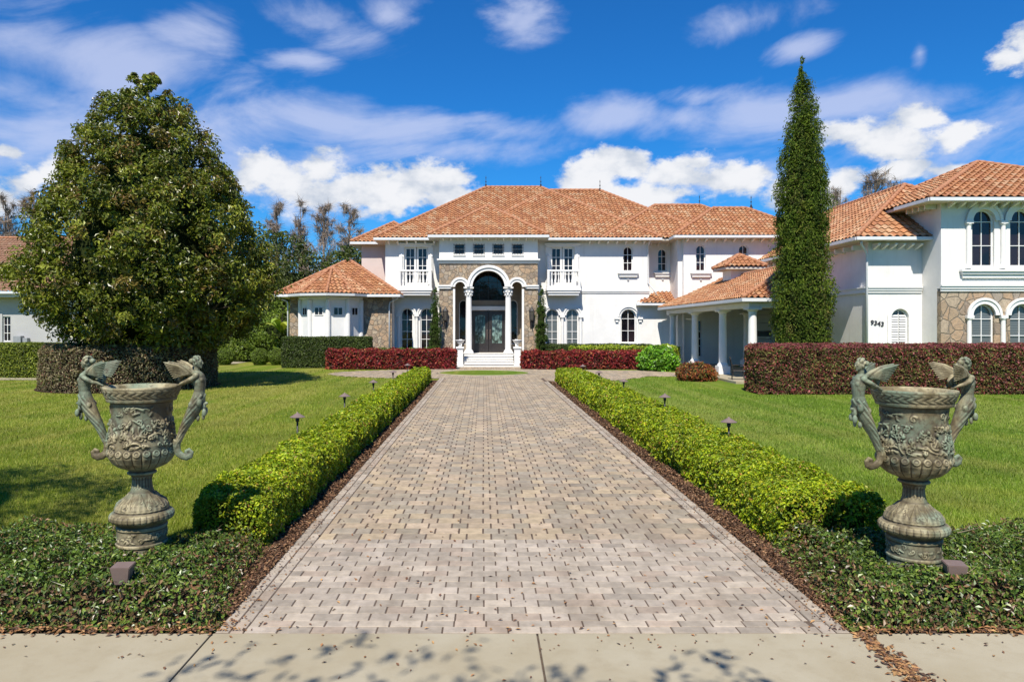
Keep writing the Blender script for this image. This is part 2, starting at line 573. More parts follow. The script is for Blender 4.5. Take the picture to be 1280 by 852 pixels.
def window(parent, cx, z0, w, ztop, y, arch=True, rows=(0.36, 0.72), cols=1, glass=None, ft=0.07, mt=0.035):
    """a window part (its frame and glazing bars) with its pane"""
    bm = bmesh.new()
    if arch:
        panel(bm, arch_loop(cx, z0, w, ztop), [inset_arch(cx, z0, w, ztop, ft)], y, y + .09)
    else:
        panel(bm, rect_loop(cx - w / 2, cx + w / 2, z0, ztop), [rect_loop(cx - w / 2 + ft, cx + w / 2 - ft, z0 + ft, ztop - ft)], y, y + .09)
    H = ztop - z0
    for i in range(cols):
        xx = cx - w / 2 + w * (i + 1) / (cols + 1)
        top = ztop - ft
        if arch:
            top = ztop - w / 2 + math.sqrt(max(0.0, (w / 2 - ft) ** 2 - (xx - cx) ** 2))
        box(bm, xx - mt / 2, xx + mt / 2, y + .015, y + .06, z0 + ft - .01, top + .01)
    for k, f in enumerate(rows):
        zz = z0 + H * f
        hw = w / 2 - ft + .01
        if arch and zz > ztop - w / 2:
            hw = math.sqrt(max(0.01, (w / 2 - ft) ** 2 - (zz - (ztop - w / 2)) ** 2)) + .01
        box(bm, cx - hw, cx + hw, y + .012, y + .063, zz - mt / 2, zz + mt / 2)
    wn_ = bm_obj('window', bm, M_trim, parent)
    bm = bmesh.new()
    if arch:
        panel(bm, inset_arch(cx, z0, w, ztop, ft - .012), [], y + .064, y + .08)
    else:
        panel(bm, rect_loop(cx - w / 2 + ft - .012, cx + w / 2 - ft + .012, z0 + ft - .012, ztop - ft + .012), [], y + .064, y + .08)
    bm_obj('pane', bm, glass or M_glass, wn_)
    return wn_


def molding(name, parent, segs, mat=None):
    """horizontal moulding made of stacked strips: list of (x0,x1,y0,y1,z0,z1)"""
    bm = bmesh.new()
    for s in segs:
        box(bm, *s)
    return bm_obj(name, bm, mat or M_trim, parent)


# ------------------------------------------------------------------ tiled roofs
TW, TC = 0.285, 0.315
TILE_COLS = np.array([(.41, .165, .078), (.46, .205, .105), (.37, .135, .065), (.50, .27, .16), (.43, .18, .09), (.34, .125, .07), (.53, .33, .22), (.40, .16, .075)]) * np.array([.95, 1.02, .90])
TILE_COLS = TILE_COLS * .62 + TILE_COLS.mean(0) * .38


def facet(o, U, Vd, L, D, pitch, cuts, coarse=False, seed=0):
    """tile surface: o eave corner; U unit along the eave; Vd unit inwards (plan); returns V,F,C arrays (cut by plan planes)"""
    rng = np.random.default_rng(seed)
    su = 9 if not coarse else 4
    nu = max(2, int(L / TW * su)) + 1
    us = np.linspace(0, L, nu)
    nc = max(1, int(math.ceil(D / TC)))
    vs, hs, ci = [], [], []
    for k in range(nc):
        a, b_ = k * TC, min((k + 1) * TC, D + .02)
        vs += [a - .07, b_]; hs += [.080, .012]; ci += [k, k]
    vs, hs, ci = np.array(vs), np.array(hs), np.array(ci)
    UU, VV = np.meshgrid(us, vs)
    HH = np.repeat(hs[:, None], nu, 1)
    ph = (UU / TW) % 1.0
    prof = np.where(ph < .62, np.sin(ph / .62 * PI) ** 0.8, -0.35 * np.sin((ph - .62) / .38 * PI))
    HH = HH + .058 * prof
    ti = np.floor(UU / TW).astype(int)
    CI = np.repeat(ci[:, None], nu, 1)
    tab = rng.integers(0, len(TILE_COLS), size=(nc + 2, int(L / TW) + 3))
    br = rng.uniform(.88, 1.12, size=tab.shape)
    C = TILE_COLS[tab[CI, ti]] * br[CI, ti][..., None]
    jit = rng.normal(0, .006, size=tab.shape)
    HH += jit[CI, ti]
    o = np.array(o, float); U = np.array(U, float); Vd = np.array(Vd, float)
    Pp = o + UU[..., None] * U + VV[..., None] * Vd
    Pp[..., 2] += pitch * VV + HH
    nv = len(vs)
    idx = np.arange(nu * nv).reshape(nv, nu)
    Fq = np.stack([idx[:-1, :-1], idx[:-1, 1:], idx[1:, 1:], idx[1:, :-1]], -1).reshape(-1, 4)
    return Pp.reshape(-1, 3), Fq, C.reshape(-1, 3), cuts


def build_facet(name, fc, parent, mat=None):
    V, F, C, cuts = fc
    ob = np_obj(name, V, F, mat or M_tile, parent, C)
    bm = bmesh.new()
    bm.from_mesh(ob.data)
    for co, no in cuts:   # keep the side the normal points to
        geom = list(bm.verts) + list(bm.edges) + list(bm.faces)
        bmesh.ops.bisect_plane(bm, geom=geom, dist=1e-5, plane_co=co, plane_no=no, clear_inner=True)
    bm.to_mesh(ob.data)
    bm.free()
    return ob


def join_meshes(name, obs, parent):
    """merge several mesh objects into one mesh (same material slots)"""
    bm = bmesh.new()
    for o_ in obs:
        bm.from_mesh(o_.data)
    me = bpy.data.meshes.new(name)
    bm.to_mesh(me); bm.free()
    mats = list(obs[0].data.materials)
    for o_ in obs:
        md = o_.data
        bpy.data.objects.remove(o_); bpy.data.meshes.remove(md)
    for m in mats: me.materials.append(m)
    ob = bpy.data.objects.new(name, me)
    COL.objects.link(ob)
    ob.parent = parent
    return ob


def ridge_caps(bm, a, b_, r=.11):
    a, b_ = Vector(a), Vector(b_)
    L = (b_ - a).length
    n = max(1, int(L / .38))
    for i in range(n):
        p, q = a.lerp(b_, i / n), a.lerp(b_, (i + 1) / n)
        tube(bm, [p, q], [r * 1.12, r * .92], 10)


def hip_roof(parent, x0, x1, y0, y1, z, pitch, sides='FLRB', over=0.7, seed=1, gut='FLR', cutp=None, soff=True, cut_back=None):
    W, D = x1 - x0, y1 - y0
    d = min(W, D) / 2
    obs = []
    cb = list(cut_back or [])
    if 'F' in sides:
        obs.append(build_facet('roof', facet((x0, y0, z), (1, 0, 0), (0, 1, 0), W, min(d, D / 2) + .01, pitch,
                   [((x0, y0, 0), (1, -1, 0)), ((x1, y0, 0), (-1, -1, 0))] + cb, seed=seed), parent))
    if 'L' in sides:
        obs.append(build_facet('roof', facet((x0, y1, z), (0, -1, 0), (1, 0, 0), D, d + .01, pitch,
                   [((x0, y0, 0), (-1, 1, 0)), ((x0, y1, 0), (-1, -1, 0))] + cb, seed=seed + 1), parent))
    if 'R' in sides:
        obs.append(build_facet('roof', facet((x1, y0, z), (0, 1, 0), (-1, 0, 0), D, d + .01, pitch,
                   [((x1, y0, 0), (1, 1, 0)), ((x1, y1, 0), (1, -1, 0))] + cb, seed=seed + 2), parent))
    if 'B' in sides:
        obs.append(build_facet('roof', facet((x1, y1, z), (-1, 0, 0), (0, -1, 0), W, d + .01, pitch,
                   [((x0, y1, 0), (1, 1, 0)), ((x1, y1, 0), (-1, 1, 0))] + cb, coarse=True, seed=seed + 3), parent))
    roof = join_meshes('roof', obs, parent)
    zt = z + pitch * d + .06
    if W >= D:
        A, B = (x0 + d, y0 + d, zt), (x1 - d, y0 + d, zt)
    else:
        A, B = (x0 + d, y0 + d, zt), (x0 + d, y1 - d, zt)
    bm = bmesh.new()
    zz = z + .07
    cs = [(x0, y0, zz), (x1, y0, zz), (x1, y1, zz), (x0, y1, zz)]
    near = {0: A, 1: B if W >= D else A, 2: B, 3: A if W >= D else B}
    for i, c_ in enumerate(cs):
        ridge_caps(bm, c_, near[i])
    if (Vector(A) - Vector(B)).length > .4:
        ridge_caps(bm, A, B)
    for co, no in cb:
        bmesh.ops.bisect_plane(bm, geom=list(bm.verts) + list(bm.edges) + list(bm.faces), plane_co=co, plane_no=no, clear_inner=True)
    caps = bm_obj('ridge_cap', bm, M_tilecap, roof, smooth=True)
    if soff:
        box_obj('soffit', x0 + .04, x1 - .04, y0 + .04, y1 - .04, z - .16, z - .02, M_soffit, parent)
        bm = bmesh.new()
        g0, g1 = z - .17, z - .005
        if 'F' in gut: box(bm, x0 - .05, x1 + .05, y0 - .08, y0 + .037, g0, g1, .015)
        if 'L' in gut: box(bm, x0 - .08, x0 + .037, y0 + .04, y1, g0, g1, .015)
        if 'R' in gut: box(bm, x1 - .037, x1 + .08, y0 + .04, y1, g0, g1, .015)
        bm_obj('gutter', bm, M_gutter, parent)
    return roof, A, B


M_tilecap = mat_noise('clay_cap', (.44, .21, .11), (.37, .16, .08), 2.5, 0.65, 0.3, 0.2, 30)


def brackets(parent, xs, y0, y1, z1, w=.11, h=.2, master=[None], axis='x'):
    """corbels under an eave; each one a child, sharing one mesh per size"""
    first = None
    for x in xs:
        if first is None:
            bm = bmesh.new()
            tmp = [(y0, z1), (y1, z1), (y1, z1 - h), (y1 - .06, z1 - h), (y0 + .04, z1 - h * .35), (y0, z1 - h * .3)]
            for sx in (-w / 2, w / 2):
                pass
            a = [bm.verts.new((-w / 2, p[0], p[1])) for p in tmp]
            c_ = [bm.verts.new((w / 2, p[0], p[1])) for p in tmp]
            bm.faces.new(a); bm.faces.new(c_[::-1])
            for i in range(len(tmp)):
                j = (i + 1) % len(tmp)
                bm.faces.new((a[i], c_[i], c_[j], a[j]))
            first = bm_obj('bracket', bm, M_trim, parent)
            o_ = first
        else:
            o_ = first.copy(); COL.objects.link(o_); o_.parent = parent
        o_.location.x = x


def column(parent, x, y, z0, z1, r=.2, name='column', fancy=False, mat=None):
    bm = bmesh.new()
    H = z1 - z0
    box(bm, x - r * 1.5, x + r * 1.5, y - r * 1.5, y + r * 1.5, z0, z0 + .12, .012)
    pr = [(r * 1.4, z0 + .12), (r * 1.45, z0 + .17), (r * 1.25, z0 + .22), (r * 1.12, z0 + .25), (r * 1.0, z0 + .3), (r * 1.0, z0 + H * .4), (r * .88, z1 - (.62 if fancy else .3))]
    if fancy:
        pr += [(r * 1.0, z1 - .60), (r * .9, z1 - .57), (r * 1.1, z1 - .45), (r * 1.0, z1 - .40), (r * 1.35, z1 - .22), (r * 1.15, z1 - .18), (r * 1.6, z1 - .07)]
    else:
        pr += [(r * 1.0, z1 - .28), (r * .9, z1 - .25), (r * .9, z1 - .2), (r * 1.3, z1 - .09)]
    lathe(bm, pr, x, y, 28)
    box(bm, x - r * 1.6, x + r * 1.6, y - r * 1.6, y + r * 1.6, z1 - .088, z1, .01)
    if fancy:
        for k in range(8):
            a = 2 * PI * k / 8 + .2
            for (rr, zz, s_) in ((1.12, .50, .07), (1.3, .31, .08)):
                r_ = bmesh.ops.create_icosphere(bm, subdivisions=1, radius=s_)
                for v in r_['verts']:
                    v.co = Vector((x + math.cos(a + (zz > .4) * .4) * r * rr + v.co.x * .8, y + math.sin(a + (zz > .4) * .4) * r * rr + v.co.y * .8, z1 - zz + v.co.z * 1.3))
    o_ = bm_obj(name, bm, mat or M_trim, parent)
    return o_


# ------------------------------------------------------------------ foliage
def leaf_arrays(P, N, size, aspect, col, rng, spread=0.6, fold=0.18, curl=0.0):
    """one folded rhombus leaf (two triangles) per point, roughly facing N; col (n,3)"""
    n = len(P)
    Nn = N + rng.normal(0, spread, (n, 3))
    Nn /= np.linalg.norm(Nn, axis=1)[:, None] + 1e-9
    t = rng.normal(0, 1, (n, 3))
    t -= (t * Nn).sum(1)[:, None] * Nn
    t /= np.linalg.norm(t, axis=1)[:, None] + 1e-9
    s_ = np.cross(Nn, t)
    sz = (size * rng.uniform(.65, 1.3, n))[:, None]
    base = P - t * sz * .5
    tip = P + t * sz * .5 + Nn * sz * curl
    mid = P + t * sz * rng.uniform(-.08, .08, n)[:, None]
    L = mid + s_ * sz * aspect * .5 + Nn * sz * fold
    Rr = mid - s_ * sz * aspect * .5 + Nn * sz * fold
    V = np.stack([base, L, tip, Rr], 1).reshape(-1, 3)
    i = np.arange(n)[:, None] * 4
    F = np.concatenate([i + np.array([[0, 2, 1]]), i + np.array([[0, 3, 2]])], 0)
    C = np.repeat(col, 4, 0)
    return V, F, C


def pick_cols(cols, weights, n, rng, var=.22):
    cols = np.array(cols, float)
    w = np.array(weights, float); w /= w.sum()
    k = rng.choice(len(cols), n, p=w)
    return cols[k] * rng.uniform(1 - var, 1 + var, (n, 1))


def merge(parts):
    V, F, C, off = [], [], [], 0
    for v, f, c_ in parts:
        V.append(v); F.append(f + off); C.append(c_); off += len(v)
    return np.concatenate(V), np.concatenate(F), np.concatenate(C)


def noise3(P, s, seed=0.0):
    off = Vector((seed * 13.7, seed * 7.1, seed * 3.3))
    return np.array([mnoise.noise(Vector(p) * s + off) for p in P])


def sample_box_surface(x0, x1, y0, y1, z1, n, rng, dens=None, faces='TLRFB', z0=0.02, round_=.12):
    """points + normals on the top and sides of a clipped hedge (rounded shoulders); dens: power for more points at small y"""
    areas = {'T': (x1 - x0) * (y1 - y0), 'L': (y1 - y0) * z1, 'R': (y1 - y0) * z1, 'F': (x1 - x0) * z1, 'B': (x1 - x0) * z1}
    fs = list(faces)
    w = np.array([areas[f] for f in fs]); w = w / w.sum()
    k = rng.choice(len(fs), n, p=w)
    Pp = np.zeros((n, 3)); Nn = np.zeros((n, 3))
    ux = rng.uniform(0, 1, n); uz = rng.uniform(0, 1, n)
    if dens:
        t = rng.uniform(0, 1, n)       # pdf ~ 1/y^dens
        a, b_ = y0 ** (1 - dens), y1 ** (1 - dens)
        ys = (a + t * (b_ - a)) ** (1 / (1 - dens))
    else:
        ys = rng.uniform(y0, y1, n)
    Pp[:, 0] = x0 + ux * (x1 - x0); Pp[:, 1] = ys; Pp[:, 2] = z0 + uz * (z1 - z0)
    for i, f in enumerate(fs):
        m = k == i
        if f == 'T': Pp[m, 2] = z1; Nn[m] = (0, 0, 1)
        if f == 'L': Pp[m, 0] = x0; Nn[m] = (-1, 0, 0)
        if f == 'R': Pp[m, 0] = x1; Nn[m] = (1, 0, 0)
        if f == 'F': Pp[m, 1] = y0; Nn[m] = (0, -1, 0); Pp[m, 0] = x0 + rng.uniform(0, 1, m.sum()) * (x1 - x0)
        if f == 'B': Pp[m, 1] = y1; Nn[m] = (0, 1, 0); Pp[m, 0] = x0 + rng.uniform(0, 1, m.sum()) * (x1 - x0)
    # round the shoulders: pull towards an inner box then push out by the radius
    r = round_
    inner = np.stack([np.clip(Pp[:, 0], x0 + r, x1 - r), np.clip(Pp[:, 1], y0 + r, y1 - r), np.minimum(Pp[:, 2], z1 - r)], 1)
    dd = Pp - inner
    ln = np.linalg.norm(dd, axis=1)[:, None] + 1e-9
    Pn = inner + dd / ln * np.minimum(r, ln)
    Nn = dd / ln
    return Pn, Nn


def hedge(name, x0, x1, y0, y1, z1, n, leaf, cols, weights, parent_kw, mat=M_leaf, core=M_core, dens=None, faces='TLRFB', lump=.06, lscale=1.3,
          aspect=.55, seed=1, round_=.12, inset=.07, size_pow=0.0, rz=0, loc=(0, 0, 0), spread=.6, topcols=None, clump=None):
    rng = np.random.default_rng(seed)
    root = empty(name, (0, 0, 0), **parent_kw)
    Pn, Nn = sample_box_surface(x0, x1, y0, y1, z1, n, rng, dens, faces, round_=round_)
    nl = noise3(Pn, lscale, seed)[:, None]
    nl2 = noise3(Pn, lscale * 4.5, seed + 3)[:, None]
    Pn = Pn + Nn * (nl * lump + nl2 * lump * .6 + rng.uniform(-1, .35, (n, 1)) * lump * .9)
    Pn[:, 2] = np.maximum(Pn[:, 2], .02)
    C = pick_cols(cols, weights, n, rng)
    C = C * (1 + .35 * nl2)
    if topcols is not None:
        tm = (Pn[:, 2] > z1 - .12) & (rng.uniform(0, 1, n) < .7)
        C[tm] = pick_cols(*topcols, tm.sum(), rng)
    sz = np.full(n, leaf)
    if size_pow:
        sz = leaf * (Pn[:, 1] / y0) ** size_pow
    V, F, Cc = leaf_arrays(Pn, Nn + np.array([0, 0, .35]), sz, aspect, C, rng, spread)
    fo = np_obj('leaves', V, F, mat, root, Cc)
    bm = bmesh.new()
    i_ = inset
    L = y1 - y0; W = x1 - x0
    nx, ny = max(2, int(W / .25)), max(2, int(L / .35))
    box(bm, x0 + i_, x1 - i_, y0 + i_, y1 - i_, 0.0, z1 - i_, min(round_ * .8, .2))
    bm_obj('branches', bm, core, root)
    return root


def tree_skeleton(bm, base, H, r0, rng, n_limbs=12, spread=.55, zf=.15, seg=8, top=None):
    base = Vector(base); H = float(H); spread = float(spread); r0 = float(r0)
    pts = [base + Vector((rng.normal(0, .02 * H * i / 6), rng.normal(0, .02 * H * i / 6), H * i / 6)) for i in range(7)]
    tube(bm, pts, [r0 * (1.25 if i == 0 else (1 - i / 6.6)) for i in range(7)], seg + 2)
    ends = []
    for k in range(n_limbs):
        f = zf + (1 - zf) * .9 * (k + rng.uniform(0, .8)) / n_limbs
        i = min(5, int(f * 6))
        p = pts[i].lerp(pts[i + 1], f * 6 - i)
        a = k * 2.4 + rng.uniform(-.4, .4)
        ln = float(H * spread * (1 - f * .75) * rng.uniform(.75, 1.1))
        d = Vector((math.cos(a), math.sin(a), rng.uniform(.25, .7)))
        q = p + d * ln * .5
        e = p + d * ln + Vector((0, 0, ln * .15))
        rr = r0 * .42 * (1 - f * .7)
        tube(bm, [p, q, e], [rr, rr * .6, rr * .2], 6)
        for j in range(3):
            s_ = p.lerp(e, rng.uniform(.4, .95))
            e2 = s_ + Vector((rng.uniform(-1, 1), rng.uniform(-1, 1), rng.uniform(0, 1))) * ln * .35
            tube(bm, [s_, e2], [rr * .3, rr * .1], 5)
            ends.append(e2)
        ends.append(e)
    return pts, ends


def XX(px, Y_):
    return (px - 605) / 900 * Y_


def ZZ(py, Y_):
    return 2.5 + (410 - py) / 900 * Y_


# ================================================================== GROUND
bm = bmesh.new()
vs = [bm.verts.new(p) for p in ((-900, -300, 0), (900, -300, 0), (900, 1500, 0), (-900, 1500, 0))]
bm.faces.new(vs)
tag(bm_obj('ground', bm, M_lawn), kind='structure')

DX0, DX1, DY0 = -2.196, 2.99, 5.86


def in_paving(x, y):
    if (x * x + (y - 39.8) ** 2) < 2.55 ** 2: return False
    if y > 43.4 and not (-2.2 < x < 2.8 and y < 46.6): return False
    if DX0 <= x <= DX1 and DY0 <= y < 43.4: return True
    if x <= 3 and ((x + 1) / 7.4) ** 2 + ((y - 39.5) / 4.1) ** 2 < 1 and y > 33: return True
    if x > DX1:
        lo = np.interp(x, [3, 5, 6.7, 8.5, 10.6, 12, 14], [32.6, 33.4, 34.7, 37.3, 37.0, 36.6, 36.6])
        hi = np.interp(x, [3, 9.0, 10.6, 12.5, 14], [43.4, 42.2, 40.4, 40, 40])
        if x < 12 and lo < y < hi: return True
    if -2.2 < x < 2.8 and 33 < y < 46.6: return True
    return False


def paver_mesh():
    rng = np.random.default_rng(5)
    V, F, C = [], [], []
    pal_near = np.array([1.0, .98, .90]) * np.array([(.36, .31, .265), (.40, .345, .30), (.33, .285, .245), (.42, .36, .305), (.37, .30, .25)])
    pal_far = np.array([.95, .935, .84]) * np.array([(.40, .315, .235), (.365, .29, .225), (.32, .27, .215), (.43, .34, .245), (.34, .29, .24), (.30, .25, .205), (.44, .345, .265)])

    def add(x0, x1, y0, y1, col, gx=.008, gy=.004):
        z = .022 + rng.uniform(-.002, .002)
        a, b_ = x0 + gx, x1 - gx
        c_, d = y0 + gy, y1 - gy
        if b_ - a < .02 or d - c_ < .02: return
        tz = rng.normal(0, .0012, 4)
        e = .004
        n = len(V)
        V.extend([(a, c_, .002), (b_, c_, .002), (b_, d, .002), (a, d, .002),
                  (a + e * .3, c_ + e * .3, z - .005), (b_ - e * .3, c_ + e * .3, z - .005), (b_ - e * .3, d - e * .3, z - .005), (a + e * .3, d - e * .3, z - .005),
                  (a + e, c_ + e, z + tz[0]), (b_ - e, c_ + e, z + tz[1]), (b_ - e, d - e, z + tz[2]), (a + e, d - e, z + tz[3])])
        for o_ in (0, 4):
            for i in range(4):
                j = (i + 1) % 4
                F.append((n + o_ + i, n + o_ + j, n + o_ + 4 + j, n + o_ + 4 + i))
        F.append((n + 8, n + 9, n + 10, n + 11))
        C.extend([col] * 12)

    def pc(pal):
        return pal[rng.integers(len(pal))] * rng.uniform(.86, 1.1) * (1, 1, 1)

    bw = .235
    # two soldier courses along each side of the drive
    y = DY0
    while y < 35.5:
        L = .235
        for (a, b_) in ((DX0, DX0 + bw * .5), (DX0 + bw * .5, DX0 + bw), (DX1 - bw * .5, DX1), (DX1 - bw, DX1 - bw * .5)):
            if y > 33.2 and a > 0: continue
            sh = rng.uniform(0, .01)
            add(a, b_, y + sh, y + L - .001 + sh, pc(pal_near) * .95, .006, .003)
        y += L
    xa, xb = DX0 + bw, DX1 - bw
    # two header rows against the sidewalk, then nine inch running bond
    y = DY0
    for k in range(2):
        x = xa - (.18 if k else 0)
        while x < xb:
            a, b_ = max(x, xa), min(x + .27, xb)
            if b_ - a > .04: add(a, b_, y, y + .125, pc(pal_near), .005, .003)
            x += .27
        y += .125
    k = 0
    while y < 8.38:
        x = xa - (.122 if k % 2 else 0)
        while x < xb:
            a, b_ = max(x, xa), min(x + .245, xb)
            if b_ - a > .03: add(a, b_, y, y + .157, pc(pal_near), .0048, .0014)
            x += .245
        y += .157; k += 1
    # beyond: three-piece pattern in staggered rows
    a_ = .195; T = .235; row = 0
    while y < 46.7:
        far = y > 33
        X0, X1 = (-8.6, 12.3) if far else (xa, xb)
        x = -14 * 4 * a_ + xa + (2 * a_ if row % 2 else 0) + (0 if (row // 2) % 1 == 0 else 0)
        while x < X1:
            for w in (a_, 1.5 * a_, 1.5 * a_):
                p, q = x, x + w
                x = q
                if far and y > 35.7:
                    if not in_paving((p + q) / 2, y + T / 2): continue
                    if q < X0 or p > X1: continue
                    add(p, q, y, y + T, pc(pal_far), .015, .003)
                else:
                    if far:
                        if not in_paving((p + q) / 2, y + T / 2): continue
                        if (p + q) / 2 < xa or xb < (p + q) / 2 < DX1: continue
                    p2, q2 = max(p, xa), (min(q, xb) if not far else q)
                    if q2 - p2 > .03: add(p2, q2, y, y + T, pc(pal_far), .0062 + .0003 * y, .0028)
        y += T; row += 1
    return np.array(V), np.array(F), np.array(C)


V_, F_, C_ = paver_mesh()
o = np_obj('driveway', V_, F_, M_paver, None, C_)
tag(o, kind='structure')

# joint bed beneath the pavers: strips following the paved outline
bm = bmesh.new()
def quad(bm, x0, x1, y0, y1, z):
    bm.faces.new([bm.verts.new(p) for p in ((x0, y0, z), (x1, y0, z), (x1, y1, z), (x0, y1, z))])
quad(bm, DX0, DX1, DY0 - .01, 33.0, .0165)
yy = 33.0
while yy < 46.6:
    xs = np.arange(-9, 12.5, .1)
    run = None
    for x in xs:
        ok = in_paving(x + .05, yy + .05) or ((x + .05) ** 2 + (yy + .05 - 39.8) ** 2) < 2.4 ** 2 * 0
        if ok and run is None: run = x
        if (not ok or x == xs[-1]) and run is not None:
            quad(bm, run, x, yy, yy + .1, .0165); run = None
    yy += .1
tag(bm_obj('driveway_bedding', bm, M_joint), kind='structure')

# sidewalk slabs with open joints
bm = bmesh.new()
for a, b_ in ((-40, -6.05), (-6.035, -2.215), (-2.2, .425), (.44, 3.04), (3.055, 6.9), (6.915, 40)):
    box(bm, a, b_, 2.6, 5.85, -.05, .024, .006)
tag(bm_obj('sidewalk', bm, M_conc), kind='structure')
bm = bmesh.new()
quad(bm, -40, 40, 2.3, 5.86, .003)
tag(bm_obj('sidewalk_bedding', bm, M_joint), kind='structure')
m_asph = mat_noise('asphalt', (.055, .055, .055), (.045, .045, .047), 3, .9, .2, .4, 90)
bm = bmesh.new()
quad(bm, -300, 300, -12, -2.0, .004)
tag(bm_obj('road', bm, m_asph), kind='structure')
bm = bmesh.new()
box(bm, -300, 300, -2.0, -1.85, 0, .12, .02)
tag(bm_obj('kerb', bm, M_conc), kind='structure')

# planting beds
bm = bmesh.new()
quad(bm, DX0 - 1.35, DX0, 5.86, 34.5, .010)
quad(bm, DX1, DX1 + 1.45, 5.86, 33.0, .010)
quad(bm, -12, DX0 - 1.35, 5.86, 8.25, .0105)
quad(bm, DX1 + 1.45, 13, 5.86, 8.25, .0105)
quad(bm, -9.2, -2.2, 43.5, 49.2, .011)
quad(bm, 2.8, 11.3, 43.5, 49.2, .011)
tag(bm_obj('planting_bed', bm, M_mulch), kind='structure')
bm = bmesh.new()
bmesh.ops.create_circle(bm, cap_ends=True, segments=48, radius=3.6, matrix=Matrix.Translation((-15.15, 31, .012)))
tag(bm_obj('tree_ring_bed', bm, M_mulch), kind='structure')
# round lawn in the drive
bm = bmesh.new()
bmesh.ops.create_circle(bm, cap_ends=True, segments=64, radius=2.45, matrix=Matrix.Translation((0, 39.8, .03)))
tag(bm_obj('round_lawn', bm, M_lawn), kind='structure')
bm = bmesh.new()
tube(bm, [(2.5 * math.cos(2 * PI * i / 64), 39.8 + 2.5 * math.sin(2 * PI * i / 64), .02) for i in range(65)], .045, 6)
tag(bm_obj('round_lawn_edging', bm, M_conc), kind='structure')
# side paths far left
bm = bmesh.new()
quad(bm, -40, -21.5, 34.6, 36.0, .016)
quad(bm, -21, -17.4, 50.5, 53.5, .016)
tag(bm_obj('path', bm, M_conc), kind='structure')

# ================================================================== MANSION
house = empty('mansion', (0.3, 49.3, 0),
              label='white stucco mansion with orange tiled hip roofs and a stone entrance with three arches', cat='house')
HP = []


def H_(o_):
    HP.append(o_)
    return o_


Yw = 49.3


def wall_panel(x0, x1, z0, z1, y, holes, mat=M_stucco, par=house, name='wall', th=.3):
    return panel_obj(name, rect_loop(x0, x1, z0, z1), holes, y, y + th, mat, par)


# ---- left bay of the facade
LW = dict(door=(-4.64, 5.30, 1.62, 8.10), arches=((-5.27, .55, .84, 3.87), (-3.94, .55, .84, 3.87)))
wall_panel(-6.76, -2.5, 0, 8.5, Yw, [rect_loop(-5.45, -3.83, 5.3, 8.1)] + [arch_loop(c, z0, w, zt) for c, z0, w, zt in LW['arches']])
for c, z0, w, zt in LW['arches']:
    window(house, c, z0, w, zt, Yw + .12, rows=(.36, .52, .76))
# ---- right bay
RW = ((4.67, .6, .84, 3.80), (6.05, .6, .84, 3.80))
wall_panel(3.2, 11.3, 0, 8.5, Yw, [rect_loop(4.56, 6.18, 5.3, 8.1)] + [arch_loop(c, z0, w, zt) for c, z0, w, zt in RW] +
           [arch_loop(9.89, 1.49, 1.03, 3.79), arch_loop(9.86, 6.39, .68, 8.1)])
for c, z0, w, zt in RW:
    window(house, c, z0, w, zt, Yw + .12, rows=(.36, .52, .76), glass=M_blind)
window(house, 9.89, 1.49, 1.03, 3.79, Yw + .12, rows=(.36, .72))
window(house, 9.86, 6.39, .68, 8.1, Yw + .12, rows=(.34, .66))
# ---- recess and right block
wall_panel(11.3, 13.3, 4.0, 8.5, 50.3, [arch_loop(12.45, 6.47, .65, 8.05)])
window(house, 12.45, 6.47, .65, 8.05, 50.42, rows=(.34, .66))
wall_panel(11.3, 13.3, 0, 4.25, 49.302, [])
wall_panel(13.3, 21.5, 0, 8.5, 48.0, [arch_loop(14.45, 6.29, .66, 8.05), arch_loop(17.3, 6.29, .66, 8.05), rect_loop(14.2, 14.5, .6, 3.0), rect_loop(13.45, 14.05, .15, 3.1),
                                      rect_loop(17.75, 20.4, .15, 3.4)])
for c in (14.45, 17.3):
    window(house, c, 6.29, .66, 8.05, 48.12, rows=(.34, .66))
window(house, 14.35, .6, .3, 3.0, 48.12, arch=False, rows=(.3, .5, .7), cols=0, ft=.03)
d_ = box_obj('door', 13.46, 14.04, 48.14, 48.2, .15, 3.09, M_trim, house)
bm = bmesh.new(); box(bm, 13.95, 14.0, 48.05, 48.138, 1.15, 1.45, .008)
bm_obj('handle', bm, M_iron, d_)
bm = bmesh.new()
for k in range(6):
    box(bm, 17.77, 20.38, 48.15, 48.19, .17 + k * .54, .17 + k * .54 + .5, .012)
gd = bm_obj('garage_door', bm, M_trim, house)
box_obj('pane', 18.0, 20.1, 48.135, 48.149, 1.95, 2.3, M_blind, gd)
# side and rear walls of the main volumes
for (x0, x1, y0, y1, z1, m) in (
        (-6.762, -6.46, Yw + .3, 63, 8.498, M_stucco), (-6.46, 21.2, 62.7, 63, 8.498, M_stucco), (13.0, 13.298, 48.3, 50.3, 8.498, M_stucco), (21.2, 21.502, 48.3, 62.7, 8.498, M_stucco),
        (11.0, 11.298, Yw + .3, 50.6, 8.498, M_stucco),
        (-8.74, -6.77, 51.4, 51.7, 8.49, M_shaded), (-8.74, -8.44, 51.7, 61, 8.49, M_shaded)):
    box_obj('wall', x0, x1, y0, y1, 0, z1, m, house)
